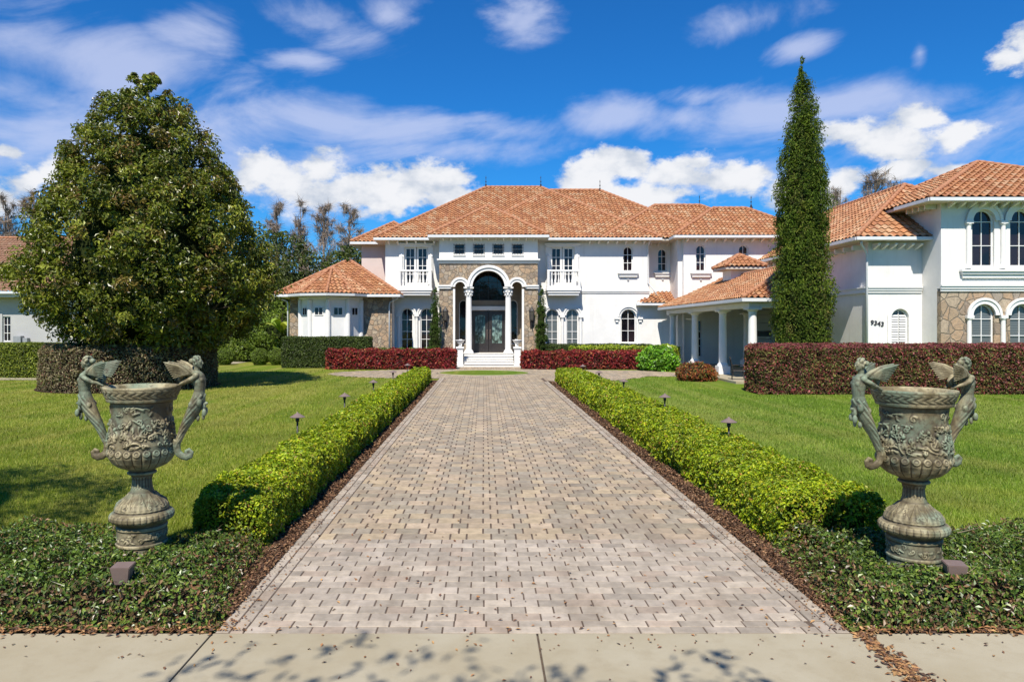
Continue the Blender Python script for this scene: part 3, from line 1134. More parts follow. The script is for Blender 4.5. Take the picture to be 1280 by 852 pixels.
# window sills with grey undersides
for x0, x1, y, z in ((9.15, 10.57, Yw, 6.3), (11.85, 13.1, 50.3, 6.38), (13.75, 15.15, 48.0, 6.2), (16.6, 18.0, 48.0, 6.2)):
    bm = bmesh.new()
    box(bm, x0, x1, y - .24, y - .002, z - .07, z, .012)
    box(bm, x0 + .05, x1 - .05, y - .2, y - .002, z - .14, z - .072)
    box(bm, x0 + .1, x1 - .1, y - .14, y - .002, z - .3, z - .142)
    bm_obj('window_sill', bm, M_trim, house)
    bm = bmesh.new()
    lathe(bm, [(.03, -.04), (.07, -.03), (.07, .03), (.02, .04)], 0, 0, 12)
    bmesh.ops.transform(bm, matrix=Matrix.Translation(((x0 + x1) / 2, y - .03, z - .5)) @ Matrix.Rotation(PI / 2, 4, 'X'), verts=bm.verts)
    bm_obj('wall_boss', bm, M_grey_trim, house)

# string courses
molding('string_course', house, [(-6.80, -2.9, Yw - .10, Yw - .002, 4.98, 5.12), (-6.78, -2.9, Yw - .06, Yw - .002, 4.88, 4.978)])
molding('string_course', house, [(3.5, 11.34, Yw - .10, Yw - .002, 5.0, 5.14), (3.5, 11.32, Yw - .06, Yw - .002, 4.90, 4.998)])


def arch_ring(name, parent, cx, zs, r0, r1, y0, y1, mat=M_trim, n=28):
    pts = [(cx + r1 * math.cos(PI * i / n), zs + r1 * math.sin(PI * i / n)) for i in range(n + 1)]
    pts += [(cx - r0 * math.cos(PI * i / n), zs + r0 * math.sin(PI * i / n)) for i in range(n + 1)]
    bm = bmesh.new()
    panel(bm, pts, [], y0, y1)
    return bm_obj(name, bm, mat, parent)


def paired_arches(par, cs, z0, w, zt, y, ring=.2, sill=True):
    """arched surrounds with engaged half columns either side and between"""
    zs = zt - w / 2
    for c in cs:
        arch_ring('arch_surround', par, c, zs, w / 2 + .005, w / 2 + ring, y - .11, y - .002)
        arch_ring('arch_moulding', par, c, zs, w / 2 + ring * .72, w / 2 + ring + .04, y - .16, y - .112)
    mids = [(a + b_) / 2 for a, b_ in zip(cs[:-1], cs[1:])]
    xs = [cs[0] - w / 2 - ring * .7] + mids + [cs[-1] + w / 2 + ring * .7]
    for x in xs:
        bm = bmesh.new()
        box(bm, x - .17, x + .17, y - .2, y - .003, zs - .16, zs - .01, .015)
        lathe(bm, [(.15, z0 - .05), (.15, z0 + .08), (.12, z0 + .12), (.11, z0 + .2), (.10, zs - .25), (.13, zs - .2), (.14, zs - .162)], x, y - .06, 16)
        bm_obj('half_column', bm, M_trim, par)


paired_arches(house, [-5.27, -3.94], .55, .84, 3.87, Yw)
paired_arches(house, [4.67, 6.05], .6, .84, 3.80, Yw)
# single window surround with hood
arch_ring('arch_surround', house, 9.89, 3.275, .52, .68, Yw - .07, Yw - .002)
arch_ring('arch_moulding', house, 9.89, 3.275, .66, .78, Yw - .14, Yw - .072, M_trim)
for sx in (-1, 1):
    bm = bmesh.new()
    xa = 9.89 + sx * .80
    box(bm, xa - .17, xa + .17, Yw - .16, Yw - .003, 3.1, 3.24, .015)
    box(bm, xa - .10, xa + .10, Yw - .10, Yw - .003, 2.9, 3.098, .015)
    bm_obj('hood_corbel', bm, M_trim, house)
box_obj('window_surround', 9.22, 9.36, Yw - .05, Yw - .002, 1.4, 3.27, M_trim, house, .01)
box_obj('window_surround', 10.42, 10.56, Yw - .05, Yw - .002, 1.4, 3.27, M_trim, house, .01)
box_obj('window_sill', 9.1, 10.68, Yw - .16, Yw - .002, 1.3, 1.42, M_trim, house, .015)


def french_balcony(cx):
    y = Yw + .12
    for sx in (-1, 1):
        c = cx + sx * .42
        bm = bmesh.new()
        panel(bm, rect_loop(c - .40, c + .40, 5.3, 8.08), [rect_loop(c - .27, c + .27, 5.62, 7.93)], y, y + .07)
        for k in (1, 2, 3):
            zz = 5.62 + 2.31 * k / 4
            box(bm, c - .28, c + .28, y + .012, y + .055, zz - .02, zz + .02)
        box(bm, c - .02, c + .02, y + .015, y + .05, 5.62, 7.93)
        dd = bm_obj('french_door', bm, M_trim, house)
        box_obj('pane', c - .28, c + .28, y + .056, y + .066, 5.61, 7.94, M_glass, dd)
    bm = bmesh.new()
    box(bm, cx - 1.22, cx + 1.22, Yw - .20, Yw - .002, 8.18, 8.30, .02)
    box(bm, cx - 1.12, cx + 1.12, Yw - .12, Yw - .002, 8.05, 8.178, .01)
    bm_obj('door_cornice', bm, M_trim, house)
    for sx in (-1, 1):
        x = cx + sx * 1.0
        bm = bmesh.new()
        box(bm, x - .17, x + .17, Yw - .09, Yw - .002, 5.2, 8.048)
        lathe(bm, [(.12, 5.2), (.12, 7.35), (.13, 7.38), (.04, 7.55), (.01, 7.58)], x, Yw - .10, 14)
        bm_obj('pilaster', bm, M_trim, house)
    # balcony
    yb = 48.35
    bm = bmesh.new()
    box(bm, cx - 1.17, cx + 1.17, yb, Yw - .11, 5.02, 5.18, .015)
    box(bm, cx - 1.10, cx + 1.10, yb + .06, Yw - .11, 4.86, 5.018, .02)
    box(bm, cx - 1.03, cx + 1.03, yb + .13, Yw - .11, 4.70, 4.858, .02)
    bal = bm_obj('balcony', bm, M_trim, house)
    bm = bmesh.new()
    box(bm, cx - 1.13, cx + 1.13, yb + .02, yb + .2, 6.30, 6.42, .02)
    box(bm, cx - 1.13, cx + 1.13, yb + .02, yb + .2, 5.182, 5.34, .01)
    for sx in (-1, 1):
        xa = cx + sx * 1.04
        box(bm, xa - .08, xa + .08, yb + .2, Yw - .1, 6.302, 6.418, .01)
        box(bm, xa - .08, xa + .08, yb + .2, Yw - .1, 5.184, 5.33, .01)
        box(bm, xa - .08, xa + .08, yb + .03, yb + .19, 5.341, 6.299, .01)
    bm_obj('railing', bm, M_trim, bal)
    first = None
    spots = [(cx - .80 + i * .228, yb + .11) for i in range(8)] + [(cx + sx * 1.04, yb + .45) for sx in (-1, 1)]
    for x, y_ in spots:
        if first is None:
            bm = bmesh.new()
            lathe(bm, [(.07, 5.34), (.07, 5.40), (.04, 5.44), (.075, 5.60), (.07, 5.68), (.035, 5.86), (.035, 6.05), (.06, 6.18), (.045, 6.22), (.07, 6.25), (.07, 6.30)], 0, 0, 12)
            first = bm_obj('baluster', bm, M_trim, bal, smooth=True); q = first
        else:
            q = first.copy(); COL.objects.link(q); q.parent = bal
        q.location = (x, y_, 0)


french_balcony(-4.64)
french_balcony(5.37)

# ---- entrance block (centre x = .3)
CX, YE = .30, 47.9
xl, xr = CX - 3.28, CX + 3.28
wz = [CX - 1.935, CX - .645, CX + .645, CX + 1.935]
wall_panel(xl, xr, 6.95, 8.5, YE, [rect_loop(c - .335, c + .335, 7.41, 8.09) for c in wz])
for c in wz:
    window(house, c, 7.41, .67, 8.09, YE + .06, arch=False, rows=(.5,), cols=0, ft=.03, mt=.02)
    bm = bmesh.new()
    for k in range(5):
        x = c - .36 + k * .18
        tube(bm, [(x, YE - .05, 7.38), (x, YE - .05, 8.12)], .011, 5)
    for k in range(4):
        z = 7.46 + k * .19
        tube(bm, [(c - .40, YE - .055, z), (c + .40, YE - .055, z)], .011, 5)
    bm_obj('window_grille', bm, M_iron, house)
    box_obj('window_sill', c - .42, c + .42, YE - .09, YE - .002, 7.31, 7.37, M_trim, house, .01)
zs = 5.24


def arc(cx, r, z, n, rev=True):
    return [(cx + r * math.cos(PI * i / n), z + r * math.sin(PI * i / n)) for i in range(n + 1)]


hole = [(CX - 2.22, .8), (CX + 2.22, .8)] + arc(CX + 1.89, .33, zs, 12) + arc(CX, 1.07, zs, 24) + arc(CX - 1.89, .33, zs, 12)
wall_panel(xl, xr, 0, 6.93, YE + .003, [hole], M_stone, house, 'stone_facade', .4)
for sx in (-1, 1):
    box_obj('wall', CX + sx * 3.13 - .15, CX + sx * 3.13 + .15, YE + .41, Yw + .1, 0, 6.93, M_stone, house)
    box_obj('wall', CX + sx * 3.13 - .15, CX + sx * 3.13 + .15, YE + .31, Yw + .1, 6.95, 8.49, M_stucco, house)
# cornice under the small windows
molding('cornice', house, [(xl - .14, xr + .14, YE - .22, YE - .002, 7.0, 7.1), (xl - .08, xr + .08, YE - .14, YE - .002, 6.90, 6.998), (xl - .04, xr + .04, YE - .08, YE - .002, 6.80, 6.898)])
for sx in (-1, 1):
    a, b_ = sorted((CX + sx * 2.46, CX + sx * 3.34))
    molding('impost_moulding', house, [(a, b_, YE - .16, YE - .002, 5.26, 5.36), (a, b_, YE - .10, YE - .002, 5.12, 5.258)])
    arch_ring('arch_moulding', house, CX + sx * 1.89, zs, .332, .58, YE - .12, YE - .001)
    arch_ring('arch_moulding', house, CX + sx * 1.89, zs, .50, .64, YE - .18, YE - .121)
    a, b_ = sorted((CX + sx * 2.222, CX + sx * 2.36))
    box_obj('jamb', a, b_, YE - .06, YE + .38, .8, 5.10, M_trim, house)
arch_ring('arch_moulding', house, CX, zs, 1.072, 1.36, YE - .16, YE - .004)
arch_ring('arch_moulding', house, CX, zs, 1.27, 1.44, YE - .24, YE - .161)
for sx in (-1, 1):
    column(house, CX + sx * 1.32, YE + .2, .8, zs - .012, .21, fancy=True)
# porch recess
YB = 50.0
side_holes = [arch_loop(CX + sx * 1.72, 1.4, .62, 4.45) for sx in (-1, 1)]
wall_panel(CX - 2.3, CX + 2.3, .8, 6.6, YB, [arch_loop(CX, 4.42, 2.5, 6.45), rect_loop(CX - 1.16, CX + 1.20, .82, 3.72)] + side_holes, M_tan)
for sx in (-1, 1):
    window(house, CX + sx * 1.72, 1.4, .62, 4.45, YB + .1, rows=(), cols=0, ft=.04)
    box_obj('wall', min(CX + sx * 2.35, CX + sx * 2.6), max(CX + sx * 2.35, CX + sx * 2.6), YE + .405, YB + .3, .8, 6.6, M_stone, house)
wt_ = window(house, CX, 4.42, 2.5, 6.45, YB + .1, rows=(.42, .62), cols=3, ft=.06, mt=.03)
wt_.data.materials[0] = M_iron
box_obj('porch_ceiling', CX - 2.6, CX + 2.6, YE + .41, YB, 6.61, 6.7, M_soffit, house)
box_obj('porch_floor', CX - 2.2, CX + 2.2, YE - .05, YB + .3, .66, .80, M_trim, house)
box_obj('door_lintel', CX - 1.4, CX + 1.44, YB - .12, YB - .002, 3.74, 4.02, M_trim, house, .015)
for sx in (-1, 1):
    xj = CX + .02 + sx * 1.27
    box_obj('door_jamb', xj - .1, xj + .1, YB - .1, YB - .003, .8, 3.738, M_trim, house, .01)
for sx in (-1, 1):
    c = CX + .02 + sx * .585
    bm = bmesh.new()
    panel(bm, rect_loop(c - .57, c + .57, .83, 3.70), [rect_loop(c - .34, c + .34, 1.45, 3.42)], YB + .08, YB + .15)
    for k in range(3):
        tube(bm, [(c - .22 + k * .22, YB + .1, 1.46), (c - .10 + k * .10, YB + .1, 2.4), (c - .22 + k * .22, YB + .1, 3.4)], .014, 5)
    dd = bm_obj('entrance_door', bm, M_door, house)
    box_obj('pane', c - .345, c + .345, YB + .116, YB + .13, 1.44, 3.43, M_dglass, dd)
    bm = bmesh.new()
    tube(bm, [(c - sx * .48, YB + .08, 1.7), (c - sx * .48, YB + .02, 1.75), (c - sx * .48, YB + .02, 2.35), (c - sx * .48, YB + .08, 2.4)], .022, 8)
    bm_obj('handle', bm, M_bronze, dd)
# steps
bm = bmesh.new()
for k in range(5):
    box(bm, CX - 1.62, CX + 1.62, 46.15 + k * .34, YE - .052, k * .16 + (.002 if k else 0), (k + 1) * .16 - .0, .012)
bm_obj('steps', bm, M_trim, house)
for k in range(5):
    box_obj('tread', CX - 1.63, CX + 1.63, 46.15 + k * .34 - .045, 46.15 + k * .34 + .336, (k + 1) * .16 + .001, (k + 1) * .16 + .035, M_stepstone, house, .008)
for sx in (-1, 1):
    x = CX + sx * 1.84
    bm = bmesh.new()
    box(bm, x - .20, x + .20, 46.1, 46.5, 0, 1.18, .01)
    box(bm, x - .26, x + .26, 46.04, 46.56, 1.182, 1.30, .02)
    box(bm, x - .23, x + .23, 46.07, 46.53, .0, .16, .01)
    bm_obj('newel', bm, M_trim, house)
    bm = bmesh.new()
    for (ya, yb_, za, zb) in ((46.5, 47.75, 1.02, 1.62), (46.5, 47.75, .25, .72)):
        vs = [bm.verts.new((x + dx, y_, z_ + dz)) for dx in (-.09, .09) for (y_, z_) in ((ya, za), (yb_, zb)) for dz in (0, .14)]
        for f in ((0, 1, 3, 2), (4, 6, 7, 5), (0, 4, 5, 1), (2, 3, 7, 6), (1, 5, 7, 3), (0, 2, 6, 4)):
            bm.faces.new([vs[i] for i in f])
    for k in range(4):
        y_ = 46.72 + k * .26
        zb = .25 + (y_ - 46.5) / 1.25 * .47 + .1
        lathe(bm, [(.05, zb), (.03, zb + .1), (.06, zb + .25), (.025, zb + .45), (.05, zb + .62), (.05, zb + .75)], x, y_, 10)
    bm_obj('stair_railing', bm, M_trim, house)
    # wall lanterns
    x = CX + sx * 2.86
    bm = bmesh.new()
    box(bm, x - .10, x + .10, YE - .05, YE + .001, 2.5, 3.5, .01)
    tube(bm, [(x, YE - .03, 2.62), (x, YE - .2, 2.55), (x, YE - .27, 2.75), (x, YE - .25, 2.95)], .025, 6)
    lathe(bm, [(.03, 2.92), (.13, 3.0), (.145, 3.02)], x, YE - .25, 6)
    lathe(bm, [(.21, 3.62), (.20, 3.66), (.08, 3.80), (.03, 3.92), (.01, 3.95)], x, YE - .25, 6)
    for k in range(6):
        a = 2 * PI * k / 6
        tube(bm, [(x + .14 * math.cos(a), YE - .25 + .14 * math.sin(a), 3.02), (x + .19 * math.cos(a), YE - .25 + .19 * math.sin(a), 3.63)], .012, 4)
    ln_ = bm_obj('wall_lantern', bm, M_iron, house)
    bm = bmesh.new()
    lathe(bm, [(.12, 3.03), (.175, 3.62)], x, YE - .25, 6)
    bm_obj('lantern_glass', bm, M_copper, ln_)

# ---- main roofs
hip_roof(house, -7.4, 11.98, 48.6, 63.7, 8.6, .64, 'FLRB', seed=10)
hip_roof(house, -2.0, 16.07, 48.66, 62.9, 8.57, .64, 'FLRB', seed=20, gut='')
hip_roof(house, 8.0, 20.6, 48.63, 57.85, 8.58, .64, 'FRB', seed=30, gut='')
hip_roof(house, 12.56, 22.2, 47.3, 54.6, 8.60, .64, 'FLR', seed=40, gut='FLR')
hip_roof(house, CX - 3.93, CX + 3.93, 47.3, 55.16, 8.62, .64, 'FLR', seed=50, gut='FLR')
hip_roof(house, -9.4, -4.0, 50.8, 62.0, 8.58, .64, 'FLR', seed=60, gut='FL')
hip_roof(house, -13.6, -5.5, 46.9, 54.6, 4.70, .64, 'FLR', seed=70, gut='FLR')
brackets(house, [-6.5 + i * .62 for i in range(6)], Yw - .5, Yw - .001, 8.43)
brackets(house, [7.2 + i * .62 for i in range(7)], Yw - .5, Yw - .001, 8.43)
brackets(house, [11.6, 12.15, 12.75], 49.8, 50.299, 8.43)
brackets(house, [13.5 + i * .62 for i in range(12)], 47.5, 47.999, 8.43)
brackets(house, [CX - 3.0 + i * .5 for i in range(13)], YE - .42, YE - .001, 8.45, .08, .14)

# skirt roof over the recess
sk = build_facet('roof', facet((10.35, 48.7, 4.2), (1, 0, 0), (0, 1, 0), 3.6, 1.6, .5, [((10.35, 48.7, 0), (1, -1, 0))], seed=80), house)
box_obj('soffit', 10.4, 13.7, 48.76, Yw - .003, 4.02, 4.17, M_soffit, house)
box_obj('gutter', 10.3, 13.8, 48.62, 48.74, 4.03, 4.18, M_gutter, house, .015)

# ---- low wing with the turret
wall_panel(-12.85, -6.1, 0, 4.6, 47.6, [], M_stone, house, 'stone_wall')
box_obj('stone_wall', -12.85, -12.55, 47.9, 54, 0, 4.598, M_stone, house)
box_obj('wall', -6.4, -6.1, 47.9, Yw, 0, 4.598, M_stucco, house)
TCx, TCy, TR = -10.13, 48.0, 2.05
bm = bmesh.new()
lathe(bm, [(TR, 0), (TR, 4.35), (TR + .12, 4.36), (TR + .16, 4.5), (TR + .05, 4.51), (TR + .05, 4.6)], TCx, TCy, 10, R(-90 + 5))
turret = bm_obj('turret', bm, M_trim, house)
for k in range(-2, 3):
    a = R(-90 + 5 + 36 * k)
    bm = bmesh.new()
    lathe(bm, [(.17, 0), (.17, 4.34)], TCx + TR * math.cos(a), TCy + TR * math.sin(a), 12)
    bm_obj('pilaster', bm, M_trim, turret)
ap = TR * math.cos(R(18))
for k in range(-2, 2):
    a = R(-90 + 5 + 18 + 36 * k)
    w = .62
    bm = bmesh.new()
    panel(bm, rect_loop(-w / 2, w / 2, 3.32, 3.86), [rect_loop(-w / 2 + .05, -.02, 3.37, 3.81), rect_loop(.02, w / 2 - .05, 3.37, 3.81)], 0, .04)
    mt_ = Matrix.Translation((TCx + (ap + .045) * math.cos(a), TCy + (ap + .045) * math.sin(a), 0)) @ Matrix.Rotation(a + PI / 2, 4, 'Z')
    bm.transform(mt_)
    wn_ = bm_obj('window', bm, M_trim, turret)
    bm = bmesh.new(); box(bm, -w / 2 + .04, w / 2 - .04, .02, .035, 3.36, 3.82)
    bm.transform(mt_)
    bm_obj('pane', bm, M_glass, wn_)
obs = []
ER, zc = 2.85, 4.72
cps = []
for k in range(10):
    a0_, a1_ = R(-90 + 5 + 36 * k), R(-90 + 5 + 36 * (k + 1))
    p0 = Vector((TCx + ER * math.cos(a0_), TCy + ER * math.sin(a0_), zc))
    p1 = Vector((TCx + ER * math.cos(a1_), TCy + ER * math.sin(a1_), zc))
    cps.append(p0)
    if k in (3, 4, 5, 6): continue
    U = (p1 - p0).normalized(); Vd = Vector((-U.y, U.x, 0))
    c_ = Vector((TCx, TCy, zc))
    L = (p1 - p0).length
    cut = []
    for p, s_ in ((p0, 1), (p1, -1)):
        d = (c_ - p).normalized()
        n_ = Vector((d.y, -d.x, 0)) * s_
        cut.append((tuple(p), tuple(n_)))
    obs.append(build_facet('roof', facet(tuple(p0), tuple(U), tuple(Vd), L, ER * math.cos(R(18)), .66, cut, seed=90 + k), house))
tr_roof = join_meshes('roof', obs, house)
bm = bmesh.new()
for p in cps:
    ridge_caps(bm, (p.x, p.y, zc + .06), (TCx, TCy, zc + .66 * ER * math.cos(R(18)) + .08), .09)
bm_obj('ridge_cap', bm, M_tilecap, tr_roof, smooth=True)
bm = bmesh.new()
lathe(bm, [(ER - .1, zc - .17), (ER + .06, zc - .17), (ER + .08, zc - .02), (ER - .02, zc - .015)], TCx, TCy, 10, R(-85))
bm_obj('gutter', bm, M_gutter, house)

# downspouts
def downspout(par, pts, r=.045):
    bm = bmesh.new()
    tube(bm, pts, r, 8)
    bm_obj('downspout', bm, M_gutter, par, smooth=True)


downspout(house, [(-13.5, 47.0, 4.6), (-13.45, 47.1, 4.45), (-12.98, 47.5, 4.25), (-12.95, 47.52, 4.1), (-12.95, 47.52, .1)])
downspout(house, [(-5.6, 46.95, 4.6), (-5.65, 47.1, 4.45), (-6.2, 47.5, 4.2), (-6.25, 47.52, 4.0), (-6.25, 47.52, .1)])
downspout(house, [(11.25, 48.7, 8.5), (11.25, 48.8, 8.35), (11.22, 49.22, 8.1), (11.22, 49.22, 5.6), (11.5, 49.1, 5.2), (11.75, 48.95, 4.75)])

# finials
for x, y, z in ((.15, 56.15, 13.5), (4.43, 56.15, 13.5), (8.97, 55.7, 13.1), (16.16, 54.0, 11.6), (18.9, 50.95, 11.0)):
    bm = bmesh.new()
    lathe(bm, [(.10, z - .1), (.12, z + .05), (.05, z + .12), (.07, z + .18), (.025, z + .24), (.02, z + .36), (.06, z + .42), (.018, z + .48), (.015, z + .66), (.035, z + .70), (.008, z + .86)], x, y, 10)
    bm_obj('finial', bm, M_iron, house)

# ---- covered walk on columns
cutb = [((0, 48.5, 0), (0, -1, 0)), ((15.3, 32.6, 0), (-8.9, 3.9, 0))]
hip_roof(house, 11.77, 19.6, 32.7, 54.0, 3.86, .46, 'FLR', seed=110, soff=False, cut_back=cutb)
bm = bmesh.new()
lo = [bm.verts.new(p) for p in ((11.85, 32.78, 3.68), (15.3, 32.78, 3.68), (19.15, 41.5, 3.68), (19.15, 47.998, 3.68), (11.85, 47.998, 3.68))]
hi = [bm.verts.new((v.co.x, v.co.y, 3.84)) for v in lo]
bm.faces.new(lo); bm.faces.new(hi[::-1])
for i in range(5): bm.faces.new((lo[i], hi[i], hi[(i + 1) % 5], lo[(i + 1) % 5]))
bm_obj('soffit', bm, M_soffit, house)
bm = bmesh.new()
box(bm, 11.69, 11.80, 32.6, 48.5, 3.70, 3.86, .015)
box(bm, 11.80, 15.28, 32.62, 32.74, 3.70, 3.86, .015)
bm_obj('gutter', bm, M_gutter, house)
bm = bmesh.new()
box(bm, 12.15, 12.65, 33.0, 47.99, 3.44, 3.678, .01)
box(bm, 12.66, 15.0, 33.0, 33.5, 3.44, 3.678, .01)
bm_obj('beam', bm, M_trim, house)
bm = bmesh.new()
Lc = math.hypot(3.85, 8.9); angc = math.atan2(8.9, 3.85)
prof_ = []
for i in range(25):
    t_ = i / 24
    x_, y_ = 15.3 + 3.85 * t_, 32.62 + 8.9 * t_
    prof_.append((Lc * t_, max(3.7, 3.86 + .46 * min(y_ - 32.7, 19.6 - x_, x_ - 11.77) - .03)))
panel(bm, [(0, 3.66)] + [(Lc, 3.66)] + prof_[::-1][:-1] + [(0, 3.72)], [], -.06, .02)
bm.transform(Matrix.Translation((15.3, 32.62, 0)) @ Matrix.Rotation(angc, 4, 'Z'))
bm_obj('roof_end_wall', bm, M_trim, house)
for x, y in ((12.4, 33.25), (12.4, 37.4), (12.4, 42.3), (12.4, 47.3), (16.2, 44.4), (14.85, 33.25)):
    box_obj('plinth', x - .3, x + .3, y - .3, y + .3, .12, .42, M_trim, house, .01)
    column(house, x, y, .422, 3.438, .2)
box_obj('porch_slab', 11.3, 15.6, 32.3, 47.99, -.02, .12, M_conc, house, .02)
# cupola
cu = empty('cupola'); cu.parent = house
box_obj('cupola_wall', 14.95, 16.45, 43.6, 45.1, 4.7, 6.12, M_trim, cu, .01)
obs = hip_roof(cu, 14.45, 16.95, 43.1, 45.6, 6.2, .62, 'FLRB', seed=120, gut='')

# ================================================================== GARAGE BUILDING (right)
gar = empty('garage_building', (21.9, 34.5, 0), label='white two storey garage building at right with stone base and paired arched windows', cat='house')
par = gar
YG, YT = 36.0, 34.5
TW0, TC0 = TW, TC
TW, TC = .36, .36
hip_roof(gar, 18.25, 29.5, 35.2, 55, 6.97, .64, 'FLRB', seed=130, gut='FLR')
hip_roof(gar, 20.9, 34.9, 33.7, 47.7, 8.62, .46, 'FLRB', seed=140, gut='FR')
box_obj('gutter', 20.82, 20.937, 33.74, 36.6, 8.45, 8.615, M_gutter, gar, .015)
TW, TC = TW0, TC0
wall_panel(19.2, 21.9, 0, 6.8, YG, [arch_loop(20.78, 1.7, .84, 3.46)], par=gar)
window(gar, 20.78, 1.7, .84, 3.46, YG + .1, rows=(.45,), glass=M_blind)
bm = bmesh.new()
for sx in (-1, 1):
    for k in range(11):
        z = 1.82 + k * .125
        hw = .16
        vs = [(20.78 + sx * .19 - hw, YG + .06, z), (20.78 + sx * .19 + hw, YG + .06, z), (20.78 + sx * .19 + hw, YG + .10, z + .07), (20.78 + sx * .19 - hw, YG + .10, z + .07)]
        a = [bm.verts.new(v) for v in vs]; b2 = [bm.verts.new((v[0], v[1], v[2] + .02)) for v in vs]
        bm.faces.new(a); bm.faces.new(b2[::-1])
        for i in range(4):
            j = (i + 1) % 4
            bm.faces.new((a[i], b2[i], b2[j], a[j]))
bm_obj('louvre_shutter', bm, M_trim, gar)
arch_ring('arch_surround', gar, 20.78, 3.04, .43, .62, YG - .06, YG - .002)
for sx in (-1, 1):
    box_obj('window_surround', 20.78 + sx * .525 - .095, 20.78 + sx * .525 + .095, YG - .06, YG - .002, 1.5, 3.04, M_trim, gar)
box_obj('wall', 19.2, 19.5, YG + .3, 54, 0, 6.798, M_stucco, gar)
box_obj('wall', 19.5, 28.7, 53.7, 54, 0, 6.798, M_stucco, gar)
box_obj('wall', 28.4, 28.7, 46, 53.7, 0, 6.797, M_stucco, gar)
box_obj('wall', 22.2, 33.7, 45.7, 46, 0, 8.597, M_stucco, gar)
box_obj('wall', 21.903, 22.2, YT + .3, 46, 0, 8.598, M_stucco, gar)
box_obj('wall', 33.7, 33.997, YT + .3, 46, 0, 8.598, M_stucco, gar)
tw = [23.92, 25.74, 27.56]
wall_panel(21.9, 34.0, 4.40, 8.6, YT, [arch_loop(c, 5.45, 1.06, 8.17) for c in tw], par=gar)
wall_panel(21.9, 34.0, 0, 4.30, YT + .003, [arch_loop(c, .9, 1.06, 3.65) for c in tw], M_stone_big, gar, 'stone_wall')
for c in tw:
    window(gar, c, 5.45, 1.06, 8.17, YT + .12, rows=(.37, .79))
    window(gar, c, .9, 1.06, 3.65, YT + .12, rows=(.1, .45, .74), glass=M_blind)
paired_arches(gar, tw, 5.4, 1.06, 8.17, YT, .30)
paired_arches(gar, tw, .7, 1.06, 3.65, YT, .26)
for y, x0, x1 in ((YG, 19.14, 21.86), (YT, 21.84, 34.1)):
    molding('string_course', gar, [(x0, x1, y - .16, y - .002, 4.50, 4.58), (x0 + .01, x1, y - .11, y - .002, 4.38, 4.498), (x0 + .02, x1, y - .06, y - .002, 4.26, 4.378)])
molding('string_course', gar, [(19.04, 19.198, YG, 54, 4.50, 4.58), (19.09, 19.198, YG, 54, 4.26, 4.498)])
molding('window_sill', gar, [(22.75, 29, YT - .25, YT - .002, 5.2, 5.3), (22.82, 29, YT - .18, YT - .002, 5.08, 5.198), (22.88, 29, YT - .10, YT - .002, 4.9, 5.078)])
brackets(gar, [19.45 + i * .42 for i in range(6)], YG - .6, YG - .001, 6.68, .12, .26)
brackets(gar, [22.2 + i * .5 for i in range(20)], YT - .6, YT - .001, 8.48, .12, .26)
for i in range(20):
    y = YG + .5 + i * .9
    box_obj('bracket', 18.65, 19.198, y - .07, y + .07, 6.44, 6.68, M_trim, gar, .02)
for i in range(4):
    y = YT + .4 + i * .5
    box_obj('bracket', 21.35, 21.9, y - .06, y + .06, 8.25, 8.48, M_trim, gar, .02)
downspout(gar, [(18.5, 35.3, 6.75), (18.55, 35.4, 6.62), (19.0, 35.88, 6.35), (19.1, 35.92, 6.1), (19.1, 35.92, .1)], .06)
# house number
cu_ = bpy.data.curves.new('house_number', 'FONT')
cu_.body = '9343'
cu_.size = .33
cu_.extrude = .012
cu_.offset = .008
cu_.space_character = 1.05
t_o = bpy.data.objects.new('house_number', cu_)
COL.objects.link(t_o)
dg = bpy.context.evaluated_depsgraph_get()
me_ = bpy.data.meshes.new_from_object(t_o.evaluated_get(dg))
bpy.data.objects.remove(t_o)
me_.transform(Matrix.Translation((19.30, YG - .016, 2.68)) @ Matrix.Rotation(R(9), 4, 'Y') @ Matrix.Rotation(PI / 2, 4, 'X'))
me_.materials.clear()
link('house_number', me_, M_iron, gar)


# ================================================================== NEIGHBOUR (far left)
M_tile_main = M_tile
M_tile = mat_attr('aged_clay_tile', 0.75, 0.25, 5.0, 0.2, 0.3, 40, 0.01)
ga = NG(M_tile.node_tree); ba = M_tile.node_tree.nodes['Principled BSDF']
ga.l(ga.mix(.62, ba.inputs['Base Color'].links[0].from_socket, (.20, .135, .10)), ba.inputs['Base Color'])
nb = empty('neighbour_house', (-34, 52, 0), label='grey stucco house with brown tiled roof behind the big round tree at far left', cat='house')
nh = hip_roof(nb, -62, -25.5, 51.0, 65, 5.1, .66, 'FR', seed=150, gut='FR')
wall_panel(-61, -26.2, 0, 5.0, 52, [rect_loop(-34.75, -34.2, 1.55, 3.35)], M_neigh, nb)
window(nb, -34.475, 1.55, .55, 3.35, 52.08, arch=False, rows=(.33, .66), ft=.05)
box_obj('window_surround', -34.95, -34.76, 51.95, 51.998, 1.45, 3.55, M_neigh, nb)
box_obj('wall', -26.5, -26.2, 52.3, 64, 0, 4.99, M_neigh, nb)
box_obj('fascia', -61.8, -25.7, 51.1, 51.9, 4.7, 4.92, M_soffit, nb)
M_tile = M_tile_main
ub = empty('utility_box', (-33.2, 51.6, 1.2), label='grey utility box fixed to the wall of the far left house', cat='utility box')
bm = bmesh.new(); box(bm, -.55, .0, -.02, .38, -.1, .75, .03); box(bm, .08, .42, .05, .38, 0, .6, .02)
bm_obj('cabinet', bm, M_box, ub)
bm = bmesh.new(); tube(bm, [(-.3, .3, -.1), (-.3, .3, -1.2)], .04, 6); tube(bm, [(.2, .3, 0), (.2, .3, -1.2)], .03, 6)
bm_obj('conduit', bm, M_box, ub)

